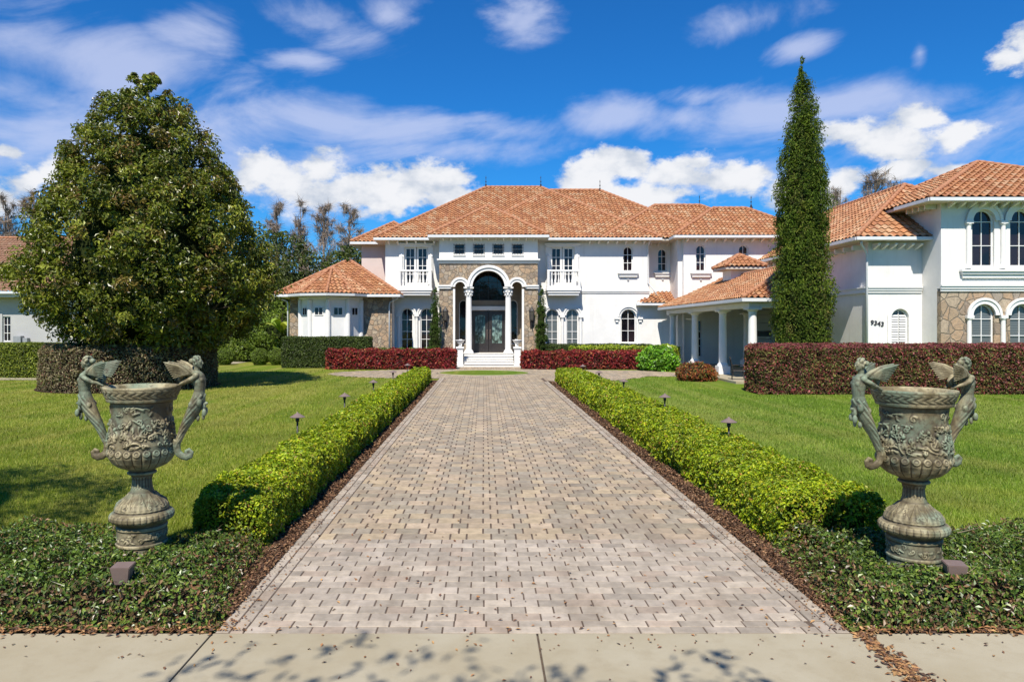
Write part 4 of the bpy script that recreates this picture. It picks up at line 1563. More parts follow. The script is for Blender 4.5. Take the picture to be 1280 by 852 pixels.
# reparent offset: parts were modelled in world coordinates
for root in (house, gar, nb):
    off = Vector(root.location)
    for ch in root.children:
        ch.matrix_parent_inverse = Matrix.Translation(-off)

# ================================================================== HEDGES AND SHRUBS
GREEN_Y = [(.25, .32, .010), (.33, .385, .012), (.15, .225, .008), (.39, .36, .02), (.11, .17, .008), (.30, .17, .04)]
W_Y = [4, 3, 3.5, 1.3, 1.6, .5]
kwl = dict(label='clipped bright yellow green hedge along the left edge of the driveway', cat='hedge', group='low hedges lining the driveway')
kwr = dict(label='clipped bright yellow green hedge along the right edge of the driveway', cat='hedge', group='low hedges lining the driveway')
for nm, x0, x1, kw, sd in (('hedge', -3.36, -2.46, kwl, 3), ('hedge', 3.30, 4.52, kwr, 4)):
    hedge(nm, x0, x1, 8.05, 33.6, .64, 110000, .040, GREEN_Y, W_Y, kw, M_leaf, M_core_y, dens=1.5, lump=.085, lscale=1.7, seed=sd, round_=.24, inset=.12,
          size_pow=.62, aspect=.62, faces='TLRF', spread=.75)
# dark red-leaved shrub belts before the house
RED = [(.24, .025, .028), (.34, .045, .045), (.12, .015, .02), (.38, .09, .05), (.11, .08, .02), (.42, .19, .08)]
WR = [4, 3, 3, 1.5, 1.2, .6]
hedge('red_hedge', -9.6, -1.75, 43.6, 44.7, 1.15, 15000, .17, RED, WR, dict(label='dark red leaved shrub row left of the entrance steps', cat='hedge', group='red shrub rows'), M_leaf, M_core_r,
      lump=.14, lscale=1.6, seed=5, aspect=.4, spread=.8)
hedge('red_hedge', 2.35, 10.2, 43.6, 44.7, 1.05, 15000, .17, RED, WR, dict(label='dark red leaved shrub row right of the entrance steps', cat='hedge', group='red shrub rows'), M_leaf, M_core_r,
      lump=.14, lscale=1.6, seed=6, aspect=.4, spread=.8)
DG = [(.055, .085, .016), (.08, .115, .02), (.035, .055, .012), (.11, .14, .03)]
hedge('hedge', -12.7, -7.1, 45.0, 46.0, 1.95, 16000, .11, DG, [4, 3, 3, 1], dict(label='dark green boxed hedge in front of the white turret', cat='hedge'), M_leaf, M_core, lump=.05, seed=7)
hedge('hedge', 4.0, 11.0, 46.6, 47.5, 1.45, 11000, .10, DG, [4, 3, 3, 1], dict(label='low dark green hedge against the right wing wall below the windows', cat='hedge'), M_leaf, M_core, lump=.06, seed=8)
YG_ = [(.30, .36, .03), (.38, .42, .05), (.20, .28, .02), (.12, .2, .02)]
hedge('yellow_shrub', 5.4, 12.3, 45.0, 45.9, 1.34, 9000, .16, YG_, [4, 3, 2, 1], dict(label='yellow green shrub row behind the right red shrubs', cat='hedge'), M_leaf, M_core_y, lump=.16, lscale=1.3, seed=9, aspect=.4, spread=.8)
for k, (x0, x1) in enumerate(((-6.9, -5.2), (-4.9, -3.6))):
    hedge('shrub', x0, x1, 46.4, 47.2, 1.15, 3500, .12, [(.10, .17, .02), (.16, .24, .035), (.06, .1, .015)], [3, 3, 2],
          dict(label=['small green shrub under the left wing, beside the downspout', 'small green shrub under the left wing, beside the pencil cypress'][k], cat='shrub', group='small shrubs under the left wing windows'),
          M_leaf, M_core, lump=.14, seed=10 + k)
# tall loropetalum hedge at right, green hedge far left, and the ring round the big tree
LORO = [(.17, .065, .035), (.26, .060, .055), (.12, .125, .03), (.22, .20, .06), (.36, .13, .13), (.055, .030, .018)]
hedge('burgundy_hedge', 10.4, 24.5, 27.1, 28.9, 1.86, 60000, .11, LORO, [3.4, 2.2, 3.6, 2.2, 1.0, 2.2], dict(label='long clipped burgundy and green hedge before the garage building', cat='hedge'), M_matte, M_core_r,
      lump=.07, lscale=1.7, seed=12, round_=.3, aspect=.42, spread=.9, faces='TLRF', topcols=([(.26, .06, .07), (.30, .10, .09), (.16, .05, .04)], [3, 2, 2]), inset=.1)
hedge('hedge', -34, -21.5, 36.3, 38.2, 1.72, 30000, .10, [(.17, .21, .02), (.23, .26, .03), (.10, .14, .015), (.06, .09, .012)], [3, 3, 3, 1], dict(label='clipped green hedge at the far left edge of the lawn', cat='hedge'), M_leaf, M_core,
      lump=.05, seed=13, round_=.2, faces='TLRF')


def round_shape(name, cx, cy, cz, rx, rz, n, leaf, cols, w, kw, mat=M_leaf, core=M_core, lump=.06, seed=1, aspect=.5, spread=.6, flatbottom=True, core_k=.88, mode='sphere'):
    rng = np.random.default_rng(seed)
    root = empty(name, (cx, cy, 0), **kw)
    if mode == 'ring':
        a = rng.uniform(0, 2 * PI, n); top = rng.uniform(0, 1, n) < .35
        rr = np.where(top, np.sqrt(rng.uniform(.62, 1, n)) * rx, rx)
        z = np.where(top, rz, rng.uniform(0.02, rz, n))
        N = np.stack([np.cos(a), np.sin(a), np.where(top, 2.5, 0.05)], 1); N /= np.linalg.norm(N, axis=1)[:, None]
        Pn = np.stack([rr * np.cos(a), rr * np.sin(a), z], 1)
        edge = np.clip((rr - (rx - .25)) / .25, 0, 1) * np.clip((z - (rz - .25)) / .25, 0, 1)
        Pn[:, :2] *= (1 - .035 * edge)[:, None]; Pn[:, 2] -= .10 * edge
    else:
        N = rng.normal(0, 1, (n, 3)); N /= np.linalg.norm(N, axis=1)[:, None]
        Pn = N * np.array([rx, rx, rz]); Pn[:, 2] += cz
    nl = noise3(Pn + np.array([cx, cy, 0]), 1.5 / max(.4, rx * .4), seed)[:, None]
    nl2 = noise3(Pn + np.array([cx, cy, 0]), 5.5, seed + 2)[:, None]
    Pn = Pn + N * (nl * lump * 1.2 + nl2 * lump + rng.uniform(-1, .3, (n, 1)) * lump)
    m = Pn[:, 2] > .01
    Pn, N, nl2 = Pn[m], N[m], nl2[m]
    C = pick_cols(cols, w, len(Pn), rng) * (1 + .4 * nl2)
    V, F, Cc = leaf_arrays(Pn, N + np.array([0, 0, .3]), np.full(len(Pn), leaf), aspect, C, rng, spread)
    np_obj('leaves', V, F, mat, root, Cc)
    bm = bmesh.new()
    if mode == 'ring':
        lathe(bm, [(rx - .12, 0), (rx - .10, rz - .25), (rx - .2, rz - .1), (rx * .72, rz - .1), (rx * .7, rz - .3), (rx * .68, 0)], 0, 0, 40)
    else:
        r_ = bmesh.ops.create_icosphere(bm, subdivisions=3, radius=1)
        for v in r_['verts']:
            v.co = Vector((v.co.x * rx * core_k, v.co.y * rx * core_k, max(.005, cz + v.co.z * rz * core_k)))
    bm_obj('branches', bm, core, root)
    return root


round_shape('ring_hedge', -15.15, 31, 0, 3.42, 1.80, 30000, .11, [(.19, .15, .08), (.27, .235, .13), (.13, .08, .055), (.15, .155, .06), (.36, .30, .18), (.30, .05, .05)], [4, 3, 2.5, 2.5, 1.2, .25],
            dict(label='brownish green round hedge encircling the base of the big magnolia tree', cat='hedge'), M_matte, M_core_r, lump=.09, seed=14, aspect=.4, spread=.9, mode='ring')
for k, (px, lab) in enumerate(((281, 'clipped green ball shrub, leftmost of three, alone by the path'), (325, 'clipped green ball shrub, middle of three at the lawn edge'), (347.5, 'clipped green ball shrub nearest the turret hedge'))):
    round_shape('ball_shrub', XX(px, 49.0), 49.0, .55, .62, .60, 3500, .075, [(.13, .19, .02), (.18, .25, .03), (.08, .12, .015)], [3, 3, 2],
                dict(label=lab, cat='shrub', group='clipped ball shrubs'), lump=.03, seed=20 + k)
# big leafy green shrub and croton by the porch
round_shape('leafy_shrub', 10.3, 42.6, .55, 1.15, .85, 3200, .24, [(.13, .30, .02), (.20, .38, .03), (.07, .17, .015)], [3, 3, 2],
            dict(label='bright green big leaved shrub at the right end of the red shrubs', cat='shrub'), M_gloss, M_core, lump=.14, seed=24, aspect=.55, spread=.9)
round_shape('croton_shrub', 10.15, 34.4, .28, .95, .56, 3600, .13, [(.32, .085, .03), (.40, .17, .05), (.16, .12, .03), (.12, .15, .03), (.24, .05, .03)], [3, 2, 2, 2, 2],
            dict(label='low orange red shrub mound in front of the porch columns', cat='shrub'), M_leaf, M_core_r, lump=.10, seed=25, aspect=.35, spread=.9)

# spiky red cordyline by the stone pier
cd_ = empty('cordyline', (-2.35, 47.2, 0), label='spiky dark red cordyline at the foot of the left stone pier', cat='plant')
rng = np.random.default_rng(31)
n = 90
a = rng.uniform(0, 2 * PI, n); e_ = rng.uniform(.5, 1.45, n); L = rng.uniform(.45, .8, n)
T_ = np.stack([np.cos(a) * np.cos(e_), np.sin(a) * np.cos(e_), np.sin(e_)], 1)
sd_ = np.stack([-np.sin(a), np.cos(a), np.zeros(n)], 1) * .03
b0 = np.array([0, 0, .7]) + T_ * .03
V = np.stack([b0 - sd_ * .5, b0 + T_ * (L * .5)[:, None] - sd_, b0 + T_ * L[:, None] + np.array([0, 0, -.06]), b0 + T_ * (L * .5)[:, None] + sd_], 1).reshape(-1, 3)
i = np.arange(n)[:, None] * 4
np_obj('leaves', V, np.concatenate([i + np.array([[0, 1, 2]]), i + np.array([[0, 2, 3]])]), M_leaf, cd_, np.repeat(pick_cols([(.16, .02, .03), (.24, .04, .04)], [1, 1], n, rng), 4, 0))
bm = bmesh.new(); tube(bm, [(0, 0, 0), (0.02, 0, .72)], [.05, .035], 8)
bm_obj('stem', bm, M_bark, cd_)


# ---- conical and columnar trees
def clump_tree(name, x, y, prof, n_cl, per, cl_r, leaf, cols, w, kw, mat=M_leaf, seed=1, aspect=.42, trunk=(.28, .9), up=.4, spread=.7, flat=.75, inner=.25,
               wob=.14, limbs=16, core=None, tall=1.0, colvar=.22, jx=None):
    rng = np.random.default_rng(seed)
    root = empty(name, (x, y, 0), **kw)
    zs_ = np.array([p[0] for p in prof]); rs_ = np.array([p[1] for p in prof])
    zz = np.linspace(zs_[0], zs_[-1], 400); rr = np.interp(zz, zs_, rs_)
    cdf = np.cumsum(rr ** 1.15 + .02); cdf /= cdf[-1]
    z = np.interp(rng.uniform(0, 1, n_cl), cdf, zz)
    r = np.interp(z, zs_, rs_)
    a = rng.uniform(0, 2 * PI, n_cl)
    f = np.where(rng.uniform(0, 1, n_cl) < inner, rng.uniform(.35, .8, n_cl), rng.uniform(.84, 1.02, n_cl))
    c0 = np.stack([np.cos(a) * r * f, np.sin(a) * r * f, z], 1)
    k_ = 1 + wob * (noise3(c0, .55, seed) * 1.3 + noise3(c0, 1.3, seed + 1) * .8)
    c0[:, :2] *= k_[:, None]
    if jx: c0[:, 0] += jx * z / zs_[-1]
    N0 = np.stack([np.cos(a), np.sin(a), np.full(n_cl, .35)], 1)
    N0 /= np.linalg.norm(N0, axis=1)[:, None]
    s_cl = cl_r * rng.uniform(.6, 1.3, n_cl) * np.clip(r / (rs_.max() * .35), .35, 1)
    cols_cl = pick_cols(cols, w, n_cl, rng, colvar)
    m = n_cl * per
    idx = np.repeat(np.arange(n_cl), per)
    d = rng.normal(0, 1, (m, 3)); d /= np.linalg.norm(d, axis=1)[:, None]
    d *= rng.uniform(.35, 1, (m, 1)) ** .6
    off = d * s_cl[idx][:, None] * np.array([1, 1, flat * tall])
    P_ = c0[idx] + off
    Nn = d * .9 + N0[idx] * .7 + np.array([0, 0, up])
    Nn /= np.linalg.norm(Nn, axis=1)[:, None]
    C = cols_cl[idx] * .55 + pick_cols(cols, w, m, rng) * .45
    V, F, Cc = leaf_arrays(P_, Nn, np.full(m, leaf), aspect, C, rng, spread)
    np_obj('crown', V, F, mat, root, Cc)
    bm = bmesh.new()
    H = zs_[-1]
    tree_skeleton(bm, (0, 0, 0), H * .93, trunk[0], rng, limbs, spread=rs_.max() / H * trunk[1], zf=max(.08, zs_[0] / H * .8))
    bm_obj('trunk', bm, M_bark, root)
    if core:
        bm = bmesh.new()
        lathe(bm, [(max(.02, r__ * core), z__ * .93 + (.15 if i__ == 0 else 0)) for i__, (z__, r__) in enumerate(prof) if z__ < .9 * zs_[-1]], 0, 0, 20)
        for v in bm.verts:
            if jx: v.co.x += jx * v.co.z / zs_[-1]
            q = 1 + .16 * mnoise.noise(v.co * .9)
            v.co.x *= q; v.co.y *= q
        bm_obj('inner_branches', bm, M_core, root)
    return root


MAG = [(1.55, 2.3), (2.2, 3.4), (3.2, 4.5), (4.2, 4.95), (5.0, 5.15), (6.8, 4.6), (8.5, 3.85), (10.1, 2.95), (11.3, 2.15), (12.5, 1.25), (13.2, .6), (13.5, .2)]
clump_tree('magnolia_tree', -14.15, 31, [(a_, b_ * .97) for a_, b_ in MAG], 1500, 72, .46, .19, [(.125, .15, .012), (.18, .205, .018), (.07, .09, .012), (.20, .11, .035), (.34, .35, .05), (.12, .07, .025)], [4, 3.2, 3, .9, 1.3, .7],
           dict(label='large conical magnolia tree with glossy olive leaves on the left lawn', cat='tree'), M_gloss, seed=40, trunk=(.30, .95), up=.55, spread=.6, core=.60, wob=.13, aspect=.42, jx=-.45, inner=.32)
CYP = [(.5, .9), (1.5, 1.12), (2.8, 1.20), (4.5, 1.16), (6.3, 1.08), (8.0, .95), (9.7, .76), (11.1, .56), (12.4, .34), (13.3, .14), (14.05, .03)]
clump_tree('italian_cypress', 13.70, 30.9, [(a_, b_ * (.92 if a_ < 8 else 1.08)) for a_, b_ in CYP], 780, 72, .27, .14, [(.10, .155, .016), (.16, .22, .022), (.045, .075, .012), (.22, .25, .03), (.17, .13, .045)], [4, 3, 2.5, 1, .8],
           dict(label='tall slender italian cypress between the mansion and the garage building', cat='tree'), M_matte, seed=41, trunk=(.14, .8), up=.9, spread=.5, flat=1.0, tall=2.1, core=.74, wob=.15, aspect=.26, limbs=10)
PEN = [(.3, .26), (1.5, .33), (3.0, .31), (4.2, .20), (4.9, .08), (5.25, .02)]
for k, (x, lab) in enumerate(((XX(544, 47.0), 'thin pencil cypress left of the stone entrance'), (XX(676.5, 47.0), 'thin pencil cypress right of the stone entrance'))):
    clump_tree('pencil_cypress', x, 47.0, PEN, 210, 22, .14, .12, [(.06, .11, .016), (.09, .15, .02), (.035, .06, .01)], [3, 3, 2],
               dict(label=lab, cat='tree', group='pencil cypresses beside the entrance'), M_matte, seed=50 + k, trunk=(.06, .7), up=.9, core=.75, tall=1.4, limbs=6, aspect=.3)

# ---- background greenery on the left
OAK = [(.07, .095, .016), (.11, .14, .022), (.045, .06, .012), (.16, .18, .035)]


def broadleaf(x, y, H, r, label, seed, zb=.18, cols=OAK, leaf=.34, n_cl=230, per=34, name='broadleaf_tree', kw=None, mat=M_leaf, cl=1.0):
    prof = [(H * zb, r * .55), (H * (zb + .12), r * .9), (H * .5, r), (H * .72, r * .85), (H * .9, r * .5), (H, r * .12)]
    k = dict(label=label, cat='tree', group='broadleaf trees behind the left lawn')
    if kw: k.update(kw)
    return clump_tree(name, x, y, prof, n_cl, per, cl, leaf, cols, [4, 3, 3, 1], k, mat, seed=seed, trunk=(.3, .9), up=.4, core=.55, wob=.3)


broadleaf(-17.6, 62, 10.6, 4.6, 'dark broadleaf tree just right of the big magnolia crown, behind the lawn', 60)
broadleaf(-12.6, 66, 9.9, 3.6, 'broadleaf tree rising above the low turret roof', 61)
broadleaf(-24, 66, 11.5, 5.0, 'broadleaf tree hidden mostly behind the big magnolia', 62)
broadleaf(-9.5, 70, 8.2, 2.8, 'small dark tree at the left end of the mansion roof', 63)
SHB = [(.12, .18, .02), (.20, .27, .035), (.07, .11, .015), (.28, .34, .06)]
for k, (x, y, H, r, lab) in enumerate(((-15.0, 53.5, 4.4, 2.0, 'tall leafy shrub beside the wing, above the ball shrubs'), (-17.6, 54.5, 3.8, 1.9, 'leafy shrub between the magnolia and the tall shrub'),
                                       (-20.5, 57, 5.0, 2.4, 'loose green shrub behind the end of the side path'))):
    clump_tree('tall_shrub', x, y, [(.15, r * .8), (H * .3, r), (H * .7, r * .8), (H, r * .2)], 170, 34, .5, .22, SHB, [4, 3, 3, .6],
               dict(label=lab, cat='shrub', group='tall shrubs at the back of the left lawn'), M_leaf, seed=65 + k, trunk=(.1, .8), core=.6, wob=.25, limbs=8)
# banana plant
bp = empty('banana_plant', (-14.2, 50.6, 0), label='banana plant with broad yellow green leaves beside the turret wing', cat='plant')
rng = np.random.default_rng(71)
bm = bmesh.new(); tube(bm, [(0, 0, 0), (.05, 0, 1.2), (.0, .05, 2.3)], [.14, .11, .07], 10)
bm_obj('stem', bm, M_core_y, bp)
Vb, Fb, Cb = [], [], []
for k in range(9):
    a = 2 * PI * k / 9 + .3; L = rng.uniform(1.3, 1.8); rise = rng.uniform(.9, 1.5)
    col = np.array([(.24, .33, .04), (.36, .40, .06), (.16, .26, .03)][k % 3])
    base = len(Vb)
    for j in range(9):
        t_ = j / 8
        c_ = np.array([math.cos(a) * L * t_, math.sin(a) * L * t_, 2.2 + rise * math.sin(t_ * 2.2) * .9 - t_ * .3])
        w = .26 * math.sin(PI * min(1, t_ * .95 + .06)) ** .7
        s_ = np.array([-math.sin(a), math.cos(a), 0])
        Vb += [c_ - s_ * w + [0, 0, -.05 * w], c_ + [0, 0, .04], c_ + s_ * w + [0, 0, -.05 * w]]
        Cb += [col] * 3
        if j < 8:
            q = base + j * 3
            Fb += [(q, q + 1, q + 4, q + 3), (q + 1, q + 2, q + 5, q + 4)]
np_obj('leaves', np.array(Vb), np.array(Fb), M_leaf, bp, np.array(Cb), True)


# ---- leafless cypress trees with hanging moss, far behind
def bare_tree(x, y, H, sp, label, seed, group):
    rng = np.random.default_rng(seed)
    root = empty('bare_tree', (x, y, 0), label=label, cat='tree', group=group)
    bm = bmesh.new()
    tw_a, tw_b = [], []

    def grow(p, d, L, r, lvl):
        q = p + d * L * .5 + Vector(rng.normal(0, .04 * L, 3))
        e = p + d * L + Vector(rng.normal(0, .06 * L, 3))
        tube(bm, [p, q, e], [r, r * .8, r * .55], 6 if lvl < 2 else 4)
        if lvl >= 3:
            for _ in range(9):
                s_ = p.lerp(e, rng.uniform(.1, 1))
                v = Vector(rng.normal(0, 1, 3)); v.z = abs(v.z) * .5 - .1
                tw_a.append(s_); tw_b.append(s_ + v.normalized() * rng.uniform(.4, 1.1))
            return
        nb_ = 3 if lvl else 4
        for k in range(nb_):
            v = d + Vector(rng.normal(0, .55 if lvl else .38, 3)) * sp
            v.z = max(v.z, .15)
            grow(p.lerp(e, rng.uniform(.35, 1)), v.normalized(), L * rng.uniform(.55, .8), r * .5, lvl + 1)
    p = Vector((0, 0, 0))
    tube(bm, [p, p + Vector((.1, 0, H * .5)), p + Vector((0, .1, H * .8)), p + Vector((.1, 0, H * .97))], [H * .014, H * .010, H * .005, H * .001], 8)
    for k in range(30):
        f = rng.uniform(.22, .93)
        a = rng.uniform(0, 2 * PI)
        d = Vector((math.cos(a) * .55 * sp, math.sin(a) * .55 * sp, rng.uniform(.55, 1.2))).normalized()
        grow(Vector((.05, 0, H * f)), d, H * .13 * (1.3 - f), H * .0032, 1)
    bm_obj('trunk', bm, M_greybark, root)
    A = np.array([list(v) for v in tw_a]); B = np.array([list(v) for v in tw_b])
    # fine twigs and moss strands as slim slivers
    n = len(A); rep = 2
    A = np.repeat(A, rep, 0) + rng.normal(0, .05, (n * rep, 3)); B = np.repeat(B, rep, 0) + rng.normal(0, .28, (n * rep, 3))
    m_ = rng.uniform(0, 1, len(A)) < .4
    B[m_] = A[m_] + np.array([0, 0, -1]) * rng.uniform(.3, 1.1, (m_.sum(), 1)) + rng.normal(0, .05, (m_.sum(), 3))
    S_ = rng.normal(0, 1, (len(A), 3)); S_ /= np.linalg.norm(S_, axis=1)[:, None]
    V = np.stack([A - S_ * .028, A + S_ * .028, B], 1).reshape(-1, 3)
    F = np.arange(len(V)).reshape(-1, 3)
    C = np.repeat(pick_cols([(.34, .26, .20), (.26, .20, .16), (.40, .32, .25), (.17, .135, .11)], [3, 3, 2, 2], len(A), rng), 3, 0)
    np_obj('twigs', V, F, M_twig, root, C)
    return root


G1, G2 = 'leafless trees behind the left side', 'leafless trees behind the garage building'
for k, (px, Yb, top, sp, lab) in enumerate((
        (437, 88, 250, 1.1, 'wide leafless tree nearest the mansion roof at left'), (404, 90, 252, .65, 'narrow leafless tree with moss, second left of the mansion roof'),
        (375, 92, 252, .55, 'narrow leafless tree with moss, third left of the mansion roof'), (345, 90, 252, .7, 'leafless tree right beside the magnolia crown'),
        (42, 86, 236, .8, 'leafless tree above the neighbour roof, close to the magnolia'), (6, 90, 242, .7, 'leafless tree above the neighbour roof at the picture edge'), (-40, 95, 245, .8, 'leafless tree beyond the neighbour house, further left'))):
    bare_tree(XX(px, Yb), Yb, ZZ(top, Yb), sp, lab, 80 + k, G1)
for k, (px, Yb, top, sp, lab) in enumerate(((1050, 88, 228, 1.2, 'leafless tree right beside the italian cypress'), (1094, 90, 206, 1.3, 'tall leafless tree above the garage roof slope'), (1125, 96, 218, 1.1, 'leafless tree partly hidden by the garage roof'))):
    bare_tree(XX(px, Yb), Yb, ZZ(top, Yb), sp, lab, 90 + k, G2)

# far woods closing the horizon
rng = np.random.default_rng(99)
parts = []
n_cl = 1500
xs = rng.uniform(-190, 190, n_cl)
ys = 118 + rng.uniform(-6, 10, n_cl)
hmax = 7.5 + 2.5 * np.array([mnoise.noise(Vector((x * .05, 3.1, 0))) for x in xs])
zc_ = rng.uniform(.3, 1, n_cl) ** .8 * hmax
idx = np.repeat(np.arange(n_cl), 26)
d = rng.normal(0, 1.25, (len(idx), 3))
P_ = np.stack([xs, ys, zc_], 1)[idx] + d
P_[:, 2] = np.maximum(P_[:, 2], .1)
V, F, C = leaf_arrays(P_, d + [0, -.5, .6], np.full(len(P_), 1.0), .6, pick_cols([(.05, .07, .018), (.07, .09, .022), (.10, .09, .05)], [3, 3, 1.5], len(P_), rng), rng)
tag(np_obj('far_woods', V, F, M_leaf, None, C), label='distant belt of woods behind the houses', cat='woods', kind='stuff')

# street trees behind and left of the photographer: they throw the dappled shade
broadleaf(-9.2, 4.9, 9.5, 3.0, 'street oak left of the planting bed, out of the picture', 101, zb=.62, n_cl=170, per=30, leaf=.16, name='oak_tree', kw=dict(group='street oaks'), cl=.55)
broadleaf(-.8, -4.1, 9.0, 5.3, 'street oak behind the viewpoint beside the road', 102, zb=.62, n_cl=420, per=34, leaf=.16, name='oak_tree', kw=dict(group='street oaks'), cl=.6)
broadleaf(8.0, -3.5, 9.0, 5.2, 'street oak behind the viewpoint, further right', 103, zb=.62, n_cl=380, per=34, leaf=.16, name='oak_tree', kw=dict(group='street oaks'), cl=.6)

# ================================================================== GROUND COVER, GRASS, LITTER
def bed_height(x, y, side):
    if side < 0:
        e1 = (-2.225 - .10 * (y - 5.9)) - x
    else:
        e1 = x - (3.02 + .11 * (y - 5.9))
    e2 = y - 5.92
    e3 = 8.25 + .25 * np.sin(x * 2.1 + side) - y
    e = np.minimum(np.minimum(e1, e2), e3)
    return e, .31 * np.clip(e / .20, 0, 1) ** .5


for side, x0, x1, sd in ((-1, -8.6, -2.2, 1), (1, 3.0, 8.8, 2)):
    rng = np.random.default_rng(200 + sd)
    n = 52000
    x = rng.uniform(x0, x1, n); y = 5.9 + (8.6 - 5.9) * rng.uniform(0, 1, n) ** 1.15
    e, h = bed_height(x, y, side)
    m = e > -.03
    x, y, h, e = x[m], y[m], h[m], e[m]
    P0 = np.stack([x, y, h], 1)
    nn = noise3(P0, 2.2, sd); n2 = noise3(P0, 7.0, sd + 5)
    h = h * (1 + .35 * nn) + .05 * n2
    z = np.maximum(.015, h - np.abs(rng.normal(0, .05, len(h))))
    edge = e < .30
    z = np.where(edge, rng.uniform(.01, 1, len(h)) * np.maximum(h, .05), z)
    P_ = np.stack([x, y, z], 1)
    N = np.stack([rng.normal(0, .35, len(x)), np.where(y < 6.4, -.8, -.15) + rng.normal(0, .3, len(x)), np.full(len(x), .8)], 1)
    dry = ((np.abs(e) < .35) & (rng.uniform(0, 1, len(e)) < .35)) | (nn > .38) & (rng.uniform(0, 1, len(e)) < .2)
    C = pick_cols([(.065, .115, .018), (.11, .175, .026), (.035, .062, .012), (.19, .25, .04), (.15, .10, .045)], [4, 3.4, 2.6, 1.8, 1.0], len(x), rng)
    C[dry] = pick_cols([(.20, .10, .05), (.28, .17, .08), (.13, .09, .04), (.16, .17, .05)], [2, 1, 3, 2], dry.sum(), rng)
    V, F, Cc = leaf_arrays(P_, N, np.full(len(x), .047), .5, C, rng, .75)
    # thin runners poking out
    nr = 900
    k = rng.integers(0, len(x), nr)
    A = P_[k]; B = A + np.stack([rng.normal(0, .07, nr), rng.normal(0, .07, nr), rng.uniform(.0, .09, nr)], 1)
    S_ = rng.normal(0, 1, (nr, 3)) * .0025
    V2 = np.stack([A - S_, A + S_, B], 1).reshape(-1, 3)
    F2 = np.arange(len(V2)).reshape(-1, 3)
    C2 = np.repeat(pick_cols([(.25, .19, .11), (.16, .12, .06)], [1, 1], nr, rng), 3, 0)
    V, F, Cc = merge([(V, F, Cc), (V2, F2, C2)])
    tag(np_obj('ground_cover', V, F, M_gloss, None, Cc), label=('dark glossy creeper covering the bed round the left urn' if side < 0 else 'dark glossy creeper covering the bed round the right urn'), cat='ground cover', kind='stuff')

# grass blades
rng = np.random.default_rng(300)
n = 380000
t_ = rng.uniform(0, 1, n)
Y0_, Y1_ = 7.6, 43.0
y = 1 / (1 / Y0_ + t_ * (1 / Y1_ - 1 / Y0_))
side = np.where(rng.uniform(0, 1, n) < .5, -1, 1)
x = np.where(side < 0, rng.uniform(-.70, -.0, n) * y, rng.uniform(0, .78, n) * y)
ok = np.where(side < 0, (x < -3.38), (x > 4.45))
bedy = 8.2 + .25 * np.sin(x * 2.1 + side)
ok &= (y > bedy - .1)
ok &= ((x + 15.3) ** 2 + (y - 31) ** 2) > 14
ok &= ~((y > 27) & (x > 9.7))
far_ = np.where(ok & (y > 32))[0]
for i_ in far_:
    if in_paving(x[i_], y[i_]) or x[i_] > 10.9: ok[i_] = False
x, y = x[ok], y[ok]
n = len(x)
sc_ = (y / 8.0) ** .75
ln = rng.uniform(.028, .062, n) * sc_ ** .35
wd = .0030 * sc_ ** 1.15
a = rng.uniform(0, 2 * PI, n)
lean = rng.uniform(.1, .9, n)
B = np.stack([x, y, np.zeros(n)], 1)
T_ = B + np.stack([np.cos(a) * ln * lean, np.sin(a) * ln * lean, ln], 1)
a2 = a + PI / 2 + rng.normal(0, .3, n)
S_ = np.stack([np.cos(a2) * wd, np.sin(a2) * wd, np.zeros(n)], 1)
V = np.stack([B - S_, B + S_, T_], 1).reshape(-1, 3)
F = np.arange(len(V)).reshape(-1, 3)
patch = noise3(np.stack([x, y, x * 0], 1)[::1] * np.array([1, 1, 0]), .55, 4)
C = pick_cols([(.20, .25, .022), (.26, .29, .03), (.13, .175, .014), (.36, .32, .08)], [4, 3, 2.6, 1.2], n, rng)
ang = R(-38)
sq = noise3(np.stack([(x * math.cos(ang) - y * math.sin(ang)), (x * math.sin(ang) + y * math.cos(ang)) * .06, x * 0], 1), 1.1, 9)
st_ = np.clip(patch * 1.2 + sq * 1.8 + .2, 0, 1)[:, None]
C[x > 0] *= np.array([.80, .98, .9])
C = C * (1 - .7 * st_ * np.where(x > 0, .55, 1)[:, None]) + np.array([.33, .30, .06]) * .7 * st_ * np.where(x > 0, .55, 1)[:, None]
tag(np_obj('grass', V, F, M_blade, None, np.repeat(C, 3, 0)), label='short mown lawn grass either side of the driveway', cat='grass', kind='stuff')


def scatter(name, label, cat, P_, size, cols, w, seed, aspect=.5, mat=M_chip, spread=.35):
    rng = np.random.default_rng(seed)
    N = np.tile(np.array([[0, 0, 1.0]]), (len(P_), 1))
    C = pick_cols(cols, w, len(P_), rng, .3)
    V, F, Cc = leaf_arrays(P_, N, size, aspect, C, rng, spread, .12)
    V[:, 2] = np.maximum(V[:, 2], .012)
    return tag(np_obj(name, V, F, mat, None, Cc), label=label, cat=cat, kind='stuff')


BRN = [(.17, .085, .045), (.11, .06, .035), (.26, .15, .08), (.06, .035, .025), (.33, .22, .13)]
rng = np.random.default_rng(400)
for side, sd in ((-1, 1), (1, 2)):
    n = 16000
    t_ = rng.uniform(0, 1, n)
    y = 1 / (1 / 6.2 + t_ * (1 / 33.5 - 1 / 6.2))
    x = (DX0 - rng.uniform(-.01, .50, n)) if side < 0 else (DX1 + rng.uniform(-.01, .50, n))
    P_ = np.stack([x, y, .02 + rng.uniform(0, .03, n)], 1)
    scatter('mulch', 'brown bark mulch along the %s edge of the driveway' % ('left' if side < 0 else 'right'), 'mulch', P_, .045 * (y / 7) ** .5, BRN, [3, 3, 1.6, 2, .5], 410 + sd, .4, spread=.6)
